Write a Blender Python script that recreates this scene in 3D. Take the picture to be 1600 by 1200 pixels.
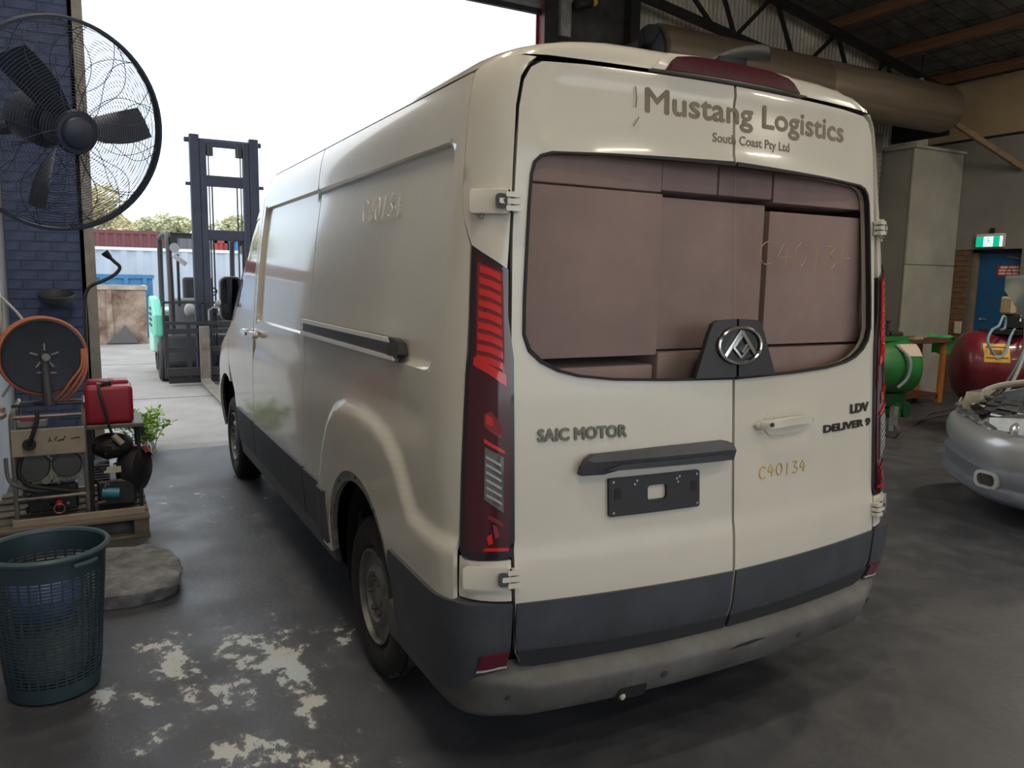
import bpy, bmesh, math, random, bisect
from mathutils import Vector, Matrix, noise
from mathutils.geometry import delaunay_2d_cdt
import numpy as np
random.seed(7)
for o in list(bpy.data.objects): bpy.data.objects.remove(o)
scene = bpy.context.scene
COL = scene.collection
# ---------------------------------------------------------------- camera
CAM = Vector((-1.996, -2.048, 1.715))
_yaw, _pitch, _roll, FPX = math.radians(28.44), math.radians(7.69), math.radians(1.0), 1208.6
_f = Vector((math.sin(_yaw)*math.cos(_pitch), math.cos(_yaw)*math.cos(_pitch), -math.sin(_pitch)))
_r = Vector((math.cos(_yaw), -math.sin(_yaw), 0)); _u = _r.cross(_f)
_r2 = _r*math.cos(_roll)+_u*math.sin(_roll); _u2 = -_r*math.sin(_roll)+_u*math.cos(_roll)
cd = bpy.data.cameras.new('camera'); cam = bpy.data.objects.new('camera', cd); COL.objects.link(cam)
cd.sensor_width = 36; cd.lens = FPX/1600*36; cd.clip_end = 400; cd.clip_start = .05
cam.matrix_world = Matrix(((_r2.x, _u2.x, -_f.x, CAM.x), (_r2.y, _u2.y, -_f.y, CAM.y), (_r2.z, _u2.z, -_f.z, CAM.z), (0, 0, 0, 1)))
scene.camera = cam
# ---------------------------------------------------------------- sky, sun, exposure
world = bpy.data.worlds.new('sky'); scene.world = world; world.use_nodes = True
_n = world.node_tree.nodes; _l = world.node_tree.links
_bg = _n['Background']; _bg.inputs['Strength'].default_value = 2.2
_tc = _n.new('ShaderNodeTexCoord'); _nz = _n.new('ShaderNodeTexNoise'); _nz.inputs['Scale'].default_value = 2.2; _nz.inputs['Detail'].default_value = 6
_cr = _n.new('ShaderNodeValToRGB'); _cr.color_ramp.elements[0].position = .42; _cr.color_ramp.elements[1].position = .62
_cr.color_ramp.elements[0].color = (.74, .87, 1.0, 1); _cr.color_ramp.elements[1].color = (1, .98, .95, 1)
_l.new(_tc.outputs['Generated'], _nz.inputs['Vector']); _l.new(_nz.outputs['Fac'], _cr.inputs['Fac']); _l.new(_cr.outputs['Color'], _bg.inputs['Color'])
sd = bpy.data.lights.new('sun', 'SUN'); sun = bpy.data.objects.new('sun', sd); COL.objects.link(sun)
sd.energy = 1.1; sd.angle = .02; sd.color = (1, .94, .84)
sun.rotation_euler = Vector((.60, -.06, -.78)).to_track_quat('-Z', 'Y').to_euler(); sun.location = (-20, 10, 30)
vs = scene.view_settings; vs.view_transform = 'Standard'; vs.look = 'None'; vs.gamma = 1; vs.use_curve_mapping = False; vs.exposure = 0.0
# ---------------------------------------------------------------- materials
MATS = {}
def mat(name, col, rough=.5, metal=0., var=0., scale=6., bump=0., bscale=40., coat=0., spec=.5, trans=0., emit=None, estr=1., col2=None, stretch=(1, 1, 1)):
    if name in MATS: return MATS[name]
    m = bpy.data.materials.new(name); m.use_nodes = True; nt = m.node_tree; b = nt.nodes['Principled BSDF']
    b.inputs['Base Color'].default_value = (*col, 1); b.inputs['Roughness'].default_value = rough; b.inputs['Metallic'].default_value = metal
    b.inputs['Specular IOR Level'].default_value = spec; b.inputs['Coat Weight'].default_value = coat; b.inputs['Coat Roughness'].default_value = .06
    b.inputs['Transmission Weight'].default_value = trans
    if emit: b.inputs['Emission Color'].default_value = (*emit, 1); b.inputs['Emission Strength'].default_value = estr
    if var or bump:
        tc = nt.nodes.new('ShaderNodeTexCoord'); mp = nt.nodes.new('ShaderNodeMapping'); mp.inputs['Scale'].default_value = stretch
        nt.links.new(tc.outputs['Object'], mp.inputs['Vector'])
    if var:
        nz = nt.nodes.new('ShaderNodeTexNoise'); nz.inputs['Scale'].default_value = scale; nz.inputs['Detail'].default_value = 7; nz.inputs['Roughness'].default_value = .65
        cr = nt.nodes.new('ShaderNodeValToRGB'); cr.color_ramp.elements[0].position = .32; cr.color_ramp.elements[1].position = .68
        c2 = col2 or tuple(min(1, c*(1+var)) for c in col)
        cr.color_ramp.elements[0].color = (*[c*(1-var) for c in col], 1); cr.color_ramp.elements[1].color = (*c2, 1)
        nt.links.new(mp.outputs['Vector'], nz.inputs['Vector']); nt.links.new(nz.outputs['Fac'], cr.inputs['Fac']); nt.links.new(cr.outputs['Color'], b.inputs['Base Color'])
    if bump:
        nb = nt.nodes.new('ShaderNodeTexNoise'); nb.inputs['Scale'].default_value = bscale; nb.inputs['Detail'].default_value = 4
        bp = nt.nodes.new('ShaderNodeBump'); bp.inputs['Strength'].default_value = bump; bp.inputs['Distance'].default_value = .01
        nt.links.new(mp.outputs['Vector'], nb.inputs['Vector']); nt.links.new(nb.outputs['Fac'], bp.inputs['Height']); nt.links.new(bp.outputs['Normal'], b.inputs['Normal'])
    MATS[name] = m; return m
def glass(name, tint=(1, 1, 1), refl=.08, rough=.02):
    """thin pane: straight-through transmission with a Fresnel reflection"""
    if name in MATS: return MATS[name]
    m = bpy.data.materials.new(name); m.use_nodes = True; nt = m.node_tree; nt.nodes.clear()
    out = nt.nodes.new('ShaderNodeOutputMaterial'); mx = nt.nodes.new('ShaderNodeMixShader'); tr = nt.nodes.new('ShaderNodeBsdfTransparent'); gl = nt.nodes.new('ShaderNodeBsdfGlossy')
    fr = nt.nodes.new('ShaderNodeFresnel'); fr.inputs['IOR'].default_value = 1.0+refl*5
    tr.inputs['Color'].default_value = (*tint, 1); gl.inputs['Roughness'].default_value = rough
    nt.links.new(fr.outputs['Fac'], mx.inputs['Fac']); nt.links.new(tr.outputs['BSDF'], mx.inputs[1]); nt.links.new(gl.outputs['BSDF'], mx.inputs[2]); nt.links.new(mx.outputs['Shader'], out.inputs['Surface'])
    MATS[name] = m; return m
# ---------------------------------------------------------------- mesh helpers
def inv_parent(o, parent):
    if parent is not None:
        o.parent = parent
        p = parent; M = Matrix.Identity(4); chain = []
        while p is not None: chain.append(p); p = p.parent
        for q in reversed(chain): M = M @ q.matrix_parent_inverse @ q.matrix_basis
        o.matrix_parent_inverse = M.inverted()
def link_mesh(name, verts, faces, m, parent=None, smooth=40, bevel=0, bseg=1):
    me = bpy.data.meshes.new(name)
    me.from_pydata([tuple(v) for v in verts], [], faces)
    if bevel:
        bm = bmesh.new(); bm.from_mesh(me); bmesh.ops.remove_doubles(bm, verts=bm.verts, dist=1e-6)
        ed = [e for e in bm.edges if len(e.link_faces) == 2 and e.calc_face_angle(0) > .6]
        bmesh.ops.bevel(bm, geom=ed, offset=bevel, segments=bseg, profile=.6, affect='EDGES', clamp_overlap=True)
        bm.to_mesh(me); bm.free()
    me.validate(); me.update()
    if smooth:
        me.polygons.foreach_set('use_smooth', [True]*len(me.polygons)); me.set_sharp_from_angle(angle=math.radians(smooth))
    if m is not None: me.materials.append(m)
    o = bpy.data.objects.new(name, me); COL.objects.link(o); inv_parent(o, parent)
    return o
def basis(d):
    d = Vector(d).normalized(); a = Vector((0, 0, 1)) if abs(d.z) < .9 else Vector((1, 0, 0))
    x = a.cross(d).normalized(); y = d.cross(x); return x, y, d
class MB:
    def __init__(s): s.v = []; s.f = []
    def add(s, vs, fs):
        n = len(s.v); s.v += [Vector(v) for v in vs]; s.f += [tuple(i+n for i in f) for f in fs]; return s
    def box(s, c, d, rot=None, taper=None):
        hx, hy, hz = d[0]/2, d[1]/2, d[2]/2; R = Matrix.Identity(3)
        if rot is not None: R = rot if isinstance(rot, Matrix) else Matrix.Rotation(rot, 3, 'Z')
        t = taper or (1, 1); vs = []
        for z in (-1, 1):
            kx, ky = (t if z > 0 else (1, 1))
            for x, y in ((-1, -1), (1, -1), (1, 1), (-1, 1)): vs.append(Vector(c)+R @ Vector((x*hx*kx, y*hy*ky, z*hz)))
        return s.add(vs, [(3, 2, 1, 0), (4, 5, 6, 7), (0, 1, 5, 4), (1, 2, 6, 5), (2, 3, 7, 6), (3, 0, 4, 7)])
    def b2(s, a, b): return s.box([(p+q)/2 for p, q in zip(a, b)], [abs(q-p) for p, q in zip(a, b)])
    def beam(s, p, q, w, h, up=(0, 0, 1)):
        p, q = Vector(p), Vector(q); d = (q-p).normalized(); x = Vector(up).cross(d)
        x = x.normalized() if x.length > 1e-4 else Vector((1, 0, 0)); y = d.cross(x)
        vs = [e+x*a*w/2+y*b*h/2 for e in (p, q) for a, b in ((-1, -1), (1, -1), (1, 1), (-1, 1))]
        return s.add(vs, [(3, 2, 1, 0), (4, 5, 6, 7), (0, 1, 5, 4), (1, 2, 6, 5), (2, 3, 7, 6), (3, 0, 4, 7)])
    def cyl(s, p, q, r, r2=None, n=20, caps=True):
        r2 = r if r2 is None else r2; p, q = Vector(p), Vector(q); x, y, d = basis(q-p); vs = []
        for e, rr in ((p, r), (q, r2)):
            for i in range(n): a = 2*math.pi*i/n; vs.append(e+x*math.cos(a)*rr+y*math.sin(a)*rr)
        fs = [(i, (i+1) % n, n+(i+1) % n, n+i) for i in range(n)]
        if caps: fs += [tuple(range(n-1, -1, -1)), tuple(range(n, 2*n))]
        return s.add(vs, fs)
    def lathe(s, c, axis, prof, n=28, close=False, x=None):
        """prof: list of (radius, distance along axis)"""
        X, Y, D = basis(axis); c = Vector(c); vs = []; m = len(prof)
        for i in range(n):
            a = 2*math.pi*i/n; e = X*math.cos(a)+Y*math.sin(a)
            for r, t in prof: vs.append(c+e*r+D*t)
        fs = []
        for i in range(n):
            j = (i+1) % n
            for k in range(m-1 if not close else m):
                k2 = (k+1) % m; fs.append((i*m+k, j*m+k, j*m+k2, i*m+k2))
        if not close:
            if prof[0][0] > 1e-6: fs.append(tuple(i*m for i in range(n-1, -1, -1)))
            if prof[-1][0] > 1e-6: fs.append(tuple(i*m+m-1 for i in range(n)))
        return s.add(vs, fs)
    def tube(s, path, r, n=8, closed=False):
        P = [Vector(p) for p in path]; m = len(P); vs = []; px = None
        for i in range(m):
            if closed: d = P[(i+1) % m]-P[i-1]
            else: d = P[min(i+1, m-1)]-P[max(i-1, 0)]
            d.normalize()
            if px is None: px, _, _ = basis(d)
            px = (px-d*px.dot(d)).normalized(); py = d.cross(px); rr = r[i] if isinstance(r, (list, tuple)) else r
            for k in range(n): a = 2*math.pi*k/n; vs.append(P[i]+px*math.cos(a)*rr+py*math.sin(a)*rr)
        fs = []
        for i in range(m if closed else m-1):
            j = (i+1) % m
            for k in range(n): fs.append((i*n+k, i*n+(k+1) % n, j*n+(k+1) % n, j*n+k))
        if not closed: fs += [tuple(range(n-1, -1, -1)), tuple(range((m-1)*n, m*n))]
        return s.add(vs, fs)
    def prism(s, poly, fn, a, b):
        """extrude a 2D polygon between a and b; fn(u, v, w) -> point"""
        n = len(poly); vs = [fn(u, v, a) for u, v in poly]+[fn(u, v, b) for u, v in poly]
        return s.add(vs, [tuple(range(n-1, -1, -1)), tuple(range(n, 2*n))]+[(i, (i+1) % n, n+(i+1) % n, n+i) for i in range(n)])
    def blob(s, c, r, n=10, amp=.25, seed=0, fr=2.):
        m = n//2+2; c = Vector(c); r = r if isinstance(r, (tuple, list)) else (r, r, r); vs = []
        for i in range(m+1):
            th = math.pi*i/m
            for k in range(n):
                ph = 2*math.pi*k/n; e = Vector((math.sin(th)*math.cos(ph), math.sin(th)*math.sin(ph), math.cos(th)))
                q = 1+amp*noise.noise(e*fr+Vector((seed*7.3, seed*3.1, seed)))
                vs.append(c+Vector((e.x*r[0], e.y*r[1], e.z*r[2]))*q)
        return s.add(vs, [(i*n+k, (i+1)*n+k, (i+1)*n+(k+1) % n, i*n+(k+1) % n) for i in range(m) for k in range(n)])
    def build(s, name, m, parent=None, smooth=40, bevel=0, bseg=1): return link_mesh(name, s.v, s.f, m, parent, smooth, bevel, bseg)
def smoothpath(P, k=6):
    P = [Vector(p) for p in P]; out = []
    for i in range(len(P)-1):
        a, b, c, d = P[max(i-1, 0)], P[i], P[i+1], P[min(i+2, len(P)-1)]
        for j in range(k):
            t = j/k; out.append(.5*((2*b)+(c-a)*t+(2*a-5*b+4*c-d)*t*t+(3*b-a-3*c+d)*t**3))
    return out+[P[-1]]
def thing(name, label, cat, loc, group=None):
    o = bpy.data.objects.new(name, None); COL.objects.link(o); o.location = loc; o.empty_display_size = .1
    o['label'] = label; o['category'] = cat
    if group: o['group'] = group
    return o
def tag(o, label, cat, group=None):
    o['label'] = label; o['category'] = cat
    if group: o['group'] = group
    return o
def struct(o, label=None, cat=None):
    o['kind'] = 'structure'
    if label: o['label'] = label
    if cat: o['category'] = cat
    return o
def sroot(name, label, loc=(0, 0, 0), cat=None):
    o = bpy.data.objects.new(name, None); COL.objects.link(o); o.location = loc; o['kind'] = 'structure'; o['label'] = label
    if cat: o['category'] = cat
    return o
def rrect(x0, y0, x1, y1, r, k=5):
    P = []
    for cx, cy, a0 in ((x1-r, y0+r, -90), (x1-r, y1-r, 0), (x0+r, y1-r, 90), (x0+r, y0+r, 180)):
        for i in range(k+1): a = math.radians(a0+90*i/k); P.append((cx+r*math.cos(a), cy+r*math.sin(a)))
    return P
def resample(P, step, closed=True):
    out = []; n = len(P)
    for i in range(n if closed else n-1):
        a, b = P[i], P[(i+1) % n]; L = math.hypot(b[0]-a[0], b[1]-a[1]); k = max(1, int(math.ceil(L/step)))
        for j in range(k): out.append((a[0]+(b[0]-a[0])*j/k, a[1]+(b[1]-a[1])*j/k))
    if not closed: out.append(P[-1])
    return out
def inside(px, py, poly):
    r = np.zeros(len(px), bool); n = len(poly); j = n-1
    for i in range(n):
        xi, yi = poly[i]; xj, yj = poly[j]
        if yi != yj:
            c = ((yi > py) != (yj > py)) & (px < (xj-xi)*(py-yi)/(yj-yi)+xi); r ^= c
        j = i
    return r
def segdist(px, py, poly, closed=True):
    d = np.full(len(px), 1e9); n = len(poly)
    for i in range(n if closed else n-1):
        ax, ay = poly[i]; bx, by = poly[(i+1) % n]; vx, vy = bx-ax, by-ay; L = vx*vx+vy*vy+1e-12
        t = np.clip(((px-ax)*vx+(py-ay)*vy)/L, 0, 1); d = np.minimum(d, np.hypot(px-ax-t*vx, py-ay-t*vy))
    return d
def sdf(u, v, poly):
    a, b = np.array([u]), np.array([v]); d = float(segdist(a, b, poly)[0]); return -d if inside(a, b, poly)[0] else d
def patch(name, m, parent, outline, surf, holes=(), extra=(), step=.04, off=0., thick=.012, flip=False, smooth=35, bump=None):
    """a panel cut from a curved skin: 2D outline with holes, mapped through surf(u, v), given thickness"""
    loops = [resample(outline, step)]+[resample(h, step) for h in holes]; pts = []; edges = []
    for lp in loops:
        n0 = len(pts); pts += lp; edges += [(n0+i, n0+(i+1) % len(lp)) for i in range(len(lp))]
    for ex in extra:
        e = resample(ex, step); n0 = len(pts); pts += e; edges += [(n0+i, n0+(i+1) % len(e)) for i in range(len(e))]
    xs = [p[0] for p in outline]; ys = [p[1] for p in outline]
    gx, gy = np.meshgrid(np.arange(min(xs)+step/2, max(xs), step), np.arange(min(ys)+step/2, max(ys), step)); gx = gx.ravel(); gy = gy.ravel()
    if len(gx):
        k = inside(gx, gy, loops[0])
        for h in loops[1:]: k &= ~inside(gx, gy, h)
        for lp in loops+[resample(e, step) for e in extra]: k &= segdist(gx, gy, lp) > step*.45
        pts += list(zip(gx[k].tolist(), gy[k].tolist()))
    V, E, F, *_ = delaunay_2d_cdt([Vector(p) for p in pts], edges, [], 0, 1e-7)
    c = np.array([[(V[f[0]][i]+V[f[1]][i]+V[f[2]][i])/3 for i in (0, 1)] for f in F if len(f) == 3])
    F = [f for f in F if len(f) == 3]
    k = inside(c[:, 0], c[:, 1], loops[0])
    for h in loops[1:]: k &= ~inside(c[:, 0], c[:, 1], h)
    F = [f for f, q in zip(F, k) if q]
    used = sorted({i for f in F for i in f}); idx = {a: b for b, a in enumerate(used)}
    top = []; bot = []; e = 2e-3
    for i in used:
        u, v = V[i]; p = Vector(surf(u, v)); nrm = (Vector(surf(u+e, v))-Vector(surf(u-e, v))).cross(Vector(surf(u, v+e))-Vector(surf(u, v-e)))
        nrm.normalize()
        if flip: nrm = -nrm
        h = bump(u, v) if bump else 0
        top.append(p+nrm*(off+h)); bot.append(p+nrm*(off+h-thick))
    F2 = []
    for f in F:
        a, b, c_ = (idx[i] for i in f); u = [V[i] for i in f]
        ar = (u[1][0]-u[0][0])*(u[2][1]-u[0][1])-(u[1][1]-u[0][1])*(u[2][0]-u[0][0])
        if (ar < 0) != flip: b, c_ = c_, b
        F2.append((a, b, c_))
    n = len(top); cnt = {}
    for a, b, c_ in F2:
        for p, q in ((a, b), (b, c_), (c_, a)): cnt[(p, q)] = 1
    bd = [(p, q) for p, q in cnt if (q, p) not in cnt]; ring = {}
    vs = top[:]; fs = F2[:]
    for p, q in bd:
        for w in (p, q):
            if w not in ring: ring[w] = len(vs); vs.append(bot[w])
        fs.append((q, p, ring[p], ring[q]))
    return link_mesh(name, vs, fs, m, parent, smooth)
def text_mesh(body, size, offset=0., extrude=0., align='LEFT', space=1.):
    cu = bpy.data.curves.new('tmp', 'FONT'); cu.body = body; cu.size = size; cu.offset = offset; cu.extrude = extrude; cu.resolution_u = 3; cu.align_x = align; cu.space_character = space
    o = bpy.data.objects.new('tmp', cu); COL.objects.link(o); dg = bpy.context.evaluated_depsgraph_get()
    me = bpy.data.meshes.new_from_object(o.evaluated_get(dg)); v = [x.co.copy() for x in me.vertices]; f = [tuple(p.vertices) for p in me.polygons]
    bpy.data.objects.remove(o); bpy.data.curves.remove(cu); bpy.data.meshes.remove(me); return v, f
def lettering(name, body, m, parent, fn, width=None, height=None, size=.1, offset=0., extrude=.001, bold=0.):
    """text laid on a surface: fn(u, v, w) -> point. One mesh."""
    v, f = text_mesh(body, size, offset, extrude); x0 = min(p.x for p in v); x1 = max(p.x for p in v); y0 = min(p.y for p in v); y1 = max(p.y for p in v)
    kx = width/(x1-x0) if width else 1; ky = height/(y1-y0) if height else kx
    # one mesh per word: split where the gap between letters is wide
    par = list(range(len(v)))
    def find(i):
        while par[i] != i: par[i] = par[par[i]]; i = par[i]
        return i
    for q in f:
        for i in q[1:]: par[find(i)] = find(q[0])
    comp = {}
    for i in range(len(v)): comp.setdefault(find(i), []).append(i)
    cs = sorted(comp.values(), key=lambda c: min(v[i].x for i in c)); words = []; hi = -1e9
    for c in cs:
        lo = min(v[i].x for i in c)
        if lo-hi > (y1-y0)*.22 or not words: words.append([])
        words[-1] += c; hi = max(hi, max(v[i].x for i in c))
    for w in words:
        ix = {i: k for k, i in enumerate(w)}
        VV = []; FF = []; fw = [tuple(ix[i] for i in q) for q in f if q[0] in ix]
        for dx, dy, dz in ([(0, 0, 0)] if not bold else [(-bold, 0, 0), (bold, 0, .0001), (0, bold, .0002), (0, -bold, .0003)]):
            n0 = len(VV); VV += [fn((v[i].x-x0)*kx+dx, v[i].y*ky+dy, v[i].z+dz) for i in w]; FF += [tuple(i+n0 for i in q) for q in fw]
        o = link_mesh(name, VV, FF, m, parent, 0)
    return o
DIG = {'C': [[(.9, .85), (.6, 1), (.2, .8), (.1, .4), (.35, .05), (.85, .12)]], '4': [[(.5, 1), (.1, .4), (.95, .45)], [(.7, .8), (.6, 0)]],
       '0': [[(.5, 1), (.15, .7), (.15, .25), (.5, 0), (.85, .3), (.85, .75), (.5, 1)]], '1': [[(.5, 1), (.45, 0)]],
       '3': [[(.15, .95), (.8, .95), (.4, .58), (.85, .35), (.6, .02), (.1, .08)]]}
def chalk(name, body, m, parent, fn, w, h, r=.003, seed=1):
    rnd = random.Random(seed); cw = w/len(body)
    for i, ch in enumerate(body):
        dz = rnd.uniform(-.08, .08)*h; mb = MB()
        for st in DIG[ch]:
            P = smoothpath([(a, b, 0) for a, b in st], 3)
            mb.tube([fn(i*cw+p.x*cw*.85, p.y*h+dz, 0) for p in P], r, 4)
        o = mb.build(name, m, parent)
    return o
def lerpt(T,z):
    if z<=T[0][0]: return T[0][1]
    for (a,b),(c,d) in zip(T,T[1:]):
        if z<=c: 
            t=(z-a)/(c-a); return b+(d-b)*t
    return T[-1][1]
def crt(T,z):
    # catmull-rom (non uniform, monotone-ish) through table
    n=len(T)
    if z<=T[0][0]: return T[0][1]
    if z>=T[-1][0]: return T[-1][1]
    for i in range(n-1):
        if z<=T[i+1][0]: break
    x0,y0=T[i];x1,y1=T[i+1];h=x1-x0
    def m(k):
        if k==0: return (T[1][1]-T[0][1])/(T[1][0]-T[0][0])
        if k==n-1: return (T[-1][1]-T[-2][1])/(T[-1][0]-T[-2][0])
        a=(T[k][1]-T[k-1][1])/(T[k][0]-T[k-1][0]);b=(T[k+1][1]-T[k][1])/(T[k+1][0]-T[k][0])
        return 0 if a*b<=0 else 2*a*b/(a+b)
    t=(z-x0)/h
    return (2*t**3-3*t*t+1)*y0+(t**3-2*t*t+t)*h*m(i)+(-2*t**3+3*t*t)*y1+(t**3-t*t)*h*m(i+1)
WT=[(.28,.985),(.5,1.015),(.7,1.03),(1.0,1.032),(1.3,1.022),(1.6,.999),(1.9,.968),(2.15,.932),(2.28,.914),(2.36,.892),(2.405,.858),(2.44,.77),(2.47,.62),(2.49,.40),(2.5,.2),(2.505,.05)]
YR=[(.28,.03),(.42,-.01),(.55,-.055),(.7,-.065),(2.36,.048),(2.42,.055),(2.45,.068),(2.47,.095),(2.49,.17),(2.5,.4),(2.505,.9)]
YFT=[(.28,5.86),(.6,5.92),(.95,5.86),(1.12,5.7),(1.32,5.2),(2.25,4.25),(2.36,4.08),(2.42,3.95),(2.45,3.8),(2.47,3.6),(2.49,3.2),(2.5,2.6),(2.505,2.0)]
_pc={}
def plan(z):
    k=round(z,4)
    if k in _pc: return _pc[k]
    w=crt(WT,z); y0=lerpt(YR,z); yf=lerpt(YFT,z)
    xe=min(.86,w-.13) if w>.3 else w*.6
    B=.078*(xe/.86)**2
    pts=[]
    n=10
    for i in range(n): x=xe*i/n; pts.append((x,y0+.078*(x/.86)**2))
    ye=y0+B; cr=.2 if w>.5 else w*.4
    sl=2*.078*xe/.86**2
    p0=(xe,ye);p1=(w,ye+sl*(w-xe)*.6);p2=(w,ye+cr)
    for i in range(11):
        t=i/10; pts.append(tuple((1-t)**2*a+2*t*(1-t)*b+t*t*c for a,b,c in zip(p0,p1,p2)))
    yb=yf-.75
    m=24
    ys=[p2[1]+(yb-p2[1])*i/m for i in range(1,m+1)]
    for y in ys: pts.append((w,y))
    # front corner
    q0=(w,yb);q1=(w*.97,yf-.08);q2=(w*.45,yf)
    for i in range(1,13):
        t=i/12; pts.append(tuple((1-t)**2*a+2*t*(1-t)*b+t*t*c for a,b,c in zip(q0,q1,q2)))
    for i in range(1,5): pts.append((w*.45*(1-i/4),yf))
    S=[0.0]
    for a,b in zip(pts,pts[1:]): S.append(S[-1]+math.hypot(b[0]-a[0],b[1]-a[1]))
    _pc[k]=(pts,S); return _pc[k]
import bisect
def WS(s,z):
    """point on the body skin; s = arc length from the rear centre line, negative = left side"""
    pts,S=plan(z); a=abs(s); i=min(max(bisect.bisect_right(S,a)-1,0),len(S)-2)
    t=(a-S[i])/(S[i+1]-S[i]); x=pts[i][0]+(pts[i+1][0]-pts[i][0])*t; y=pts[i][1]+(pts[i+1][1]-pts[i][1])*t
    return (math.copysign(x,s) if s else 0.0,y,z)
def s_of_y(y,z):
    """arc length of the side point at depth y"""
    pts,S=plan(z)
    for i in range(10,len(pts)-1):
        if pts[i+1][1]>=y and pts[i+1][1]>pts[i][1]:
            t=(y-pts[i][1])/(pts[i+1][1]-pts[i][1]); return S[i]+(S[i+1]-S[i])*t
    return S[-20]
def SIDE(y,z,sgn=-1):
    p=WS(sgn*s_of_y(y,z),z); return p
# ================================================================ SETTING
XL, XR, YB, YF = -2.66, 10.3, -9.0, 6.2          # left wall, right wall, back wall, front wall (with the open roller door)
def roofz(x): return 5.54-.186*(x-7.66)
def floor_material():
    m = bpy.data.materials.new('stained_concrete'); m.use_nodes = True; nt = m.node_tree; N = nt.nodes; L = nt.links; b = N['Principled BSDF']
    tc = N.new('ShaderNodeTexCoord')
    def nz(scale, detail=8, rough=.6, vec=None, dist=0):
        n = N.new('ShaderNodeTexNoise'); n.inputs['Scale'].default_value = scale; n.inputs['Detail'].default_value = detail; n.inputs['Roughness'].default_value = rough; n.inputs['Distortion'].default_value = dist
        L.new(vec or tc.outputs['Object'], n.inputs['Vector']); return n.outputs['Fac']
    def ramp(src, p0, p1, c0=(0, 0, 0), c1=(1, 1, 1)):
        r = N.new('ShaderNodeValToRGB'); r.color_ramp.elements[0].position = p0; r.color_ramp.elements[1].position = p1
        r.color_ramp.elements[0].color = (*c0, 1); r.color_ramp.elements[1].color = (*c1, 1); L.new(src, r.inputs['Fac']); return r.outputs['Color']
    def mix(f, a, c, mode='MIX'):
        x = N.new('ShaderNodeMix'); x.data_type = 'RGBA'; x.blend_type = mode
        if isinstance(f, float): x.inputs['Factor'].default_value = f
        else: L.new(f, x.inputs['Factor'])
        for s, v in (('A', a), ('B', c)):
            k = [i for i in x.inputs if i.name == s and i.type == 'RGBA'][0]
            if isinstance(v, tuple): k.default_value = (*v, 1)
            else: L.new(v, k)
        return [o for o in x.outputs if o.type == 'RGBA'][0]
    def math_(op, a, c):
        x = N.new('ShaderNodeMath'); x.operation = op; x.use_clamp = True
        for i, v in ((0, a), (1, c)):
            if isinstance(v, float): x.inputs[i].default_value = v
            else: L.new(v, x.inputs[i])
        return x.outputs[0]
    base = mix(ramp(nz(.7, 6), .35, .7), (.052, .054, .064), (.078, .080, .092))
    base = mix(ramp(nz(5, 9, .7), .45, .8), base, (.115, .116, .125))
    base = mix(ramp(nz(1.3, 8, .6), .60, .78), base, (.042, .042, .048))
    # flaked pale paint, thick around two worn areas left of where the van stands
    mp = N.new('ShaderNodeMapping'); mp.inputs['Scale'].default_value = (1, .75, 1); L.new(tc.outputs['Object'], mp.inputs['Vector'])
    fl = nz(6.5, 12, .66, mp.outputs['Vector'], .0)
    def spot(cx, cy, r0, r1):
        v = N.new('ShaderNodeVectorMath'); v.operation = 'DISTANCE'; L.new(tc.outputs['Object'], v.inputs[0]); v.inputs[1].default_value = (cx, cy, 0)
        mr = N.new('ShaderNodeMapRange'); mr.inputs['From Min'].default_value = r0; mr.inputs['From Max'].default_value = r1; mr.inputs['To Min'].default_value = 1; mr.inputs['To Max'].default_value = 0
        L.new(v.outputs['Value'], mr.inputs['Value']); return mr.outputs['Result']
    area = math_('MAXIMUM', spot(-1.55, 1.35, .25, 1.0), math_('MAXIMUM', spot(-1.5, .5, .1, .75), math_('MULTIPLY', spot(-1.2, 4.2, .2, 1.4), .55)))
    k = math_('ADD', fl, math_('MULTIPLY', area, .22))
    mask = ramp(k, .735, .755); mask2 = ramp(k, .68, .75)
    base = mix(mask2, base, (.16, .155, .15))
    base = mix(mask, base, mix(ramp(nz(3), .45, .6), (.55, .55, .54), (.50, .58, .62)))
    L.new(base, b.inputs['Base Color'])
    rg = N.new('ShaderNodeMapRange'); L.new(nz(2.5, 7), rg.inputs['Value']); rg.inputs['From Min'].default_value = .3; rg.inputs['From Max'].default_value = .7; rg.inputs['To Min'].default_value = .34; rg.inputs['To Max'].default_value = .62
    L.new(rg.outputs['Result'], b.inputs['Roughness'])
    bp = N.new('ShaderNodeBump'); bp.inputs['Strength'].default_value = .35; bp.inputs['Distance'].default_value = .01
    hh = math_('ADD', math_('MULTIPLY', nz(30, 6), .5), math_('MULTIPLY', mask, .25)); L.new(hh, bp.inputs['Height']); L.new(bp.outputs['Normal'], b.inputs['Normal'])
    return m
FLOORM = floor_material()
floor = struct(MB().b2((XL, YB, -.2), (XR+.3, YF-.12, 0)).build('floor', FLOORM), 'dark stained concrete workshop floor with flaking pale paint')
yardm = mat('yard_concrete', (.235, .225, .215), .8, var=.2, scale=1.1, bump=.25, bscale=25)
yard = struct(MB().b2((-26, YF-.12, -.2), (40, 70, -.004)).build('yard_ground', yardm), 'pale sunlit concrete yard outside the roller door')
back_yard = struct(MB().b2((-26, -50, -.2), (40, YB, -.004)).build('back_yard_ground', yardm), 'pale concrete apron behind the workshop')
for y in (9.6, 14.2):
    MB().b2((-12, y-.012, -.004), (20, y+.012, -.001)).build('expansion_joint', mat('joint_dark', (.05, .05, .05), .9), yard)
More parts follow.
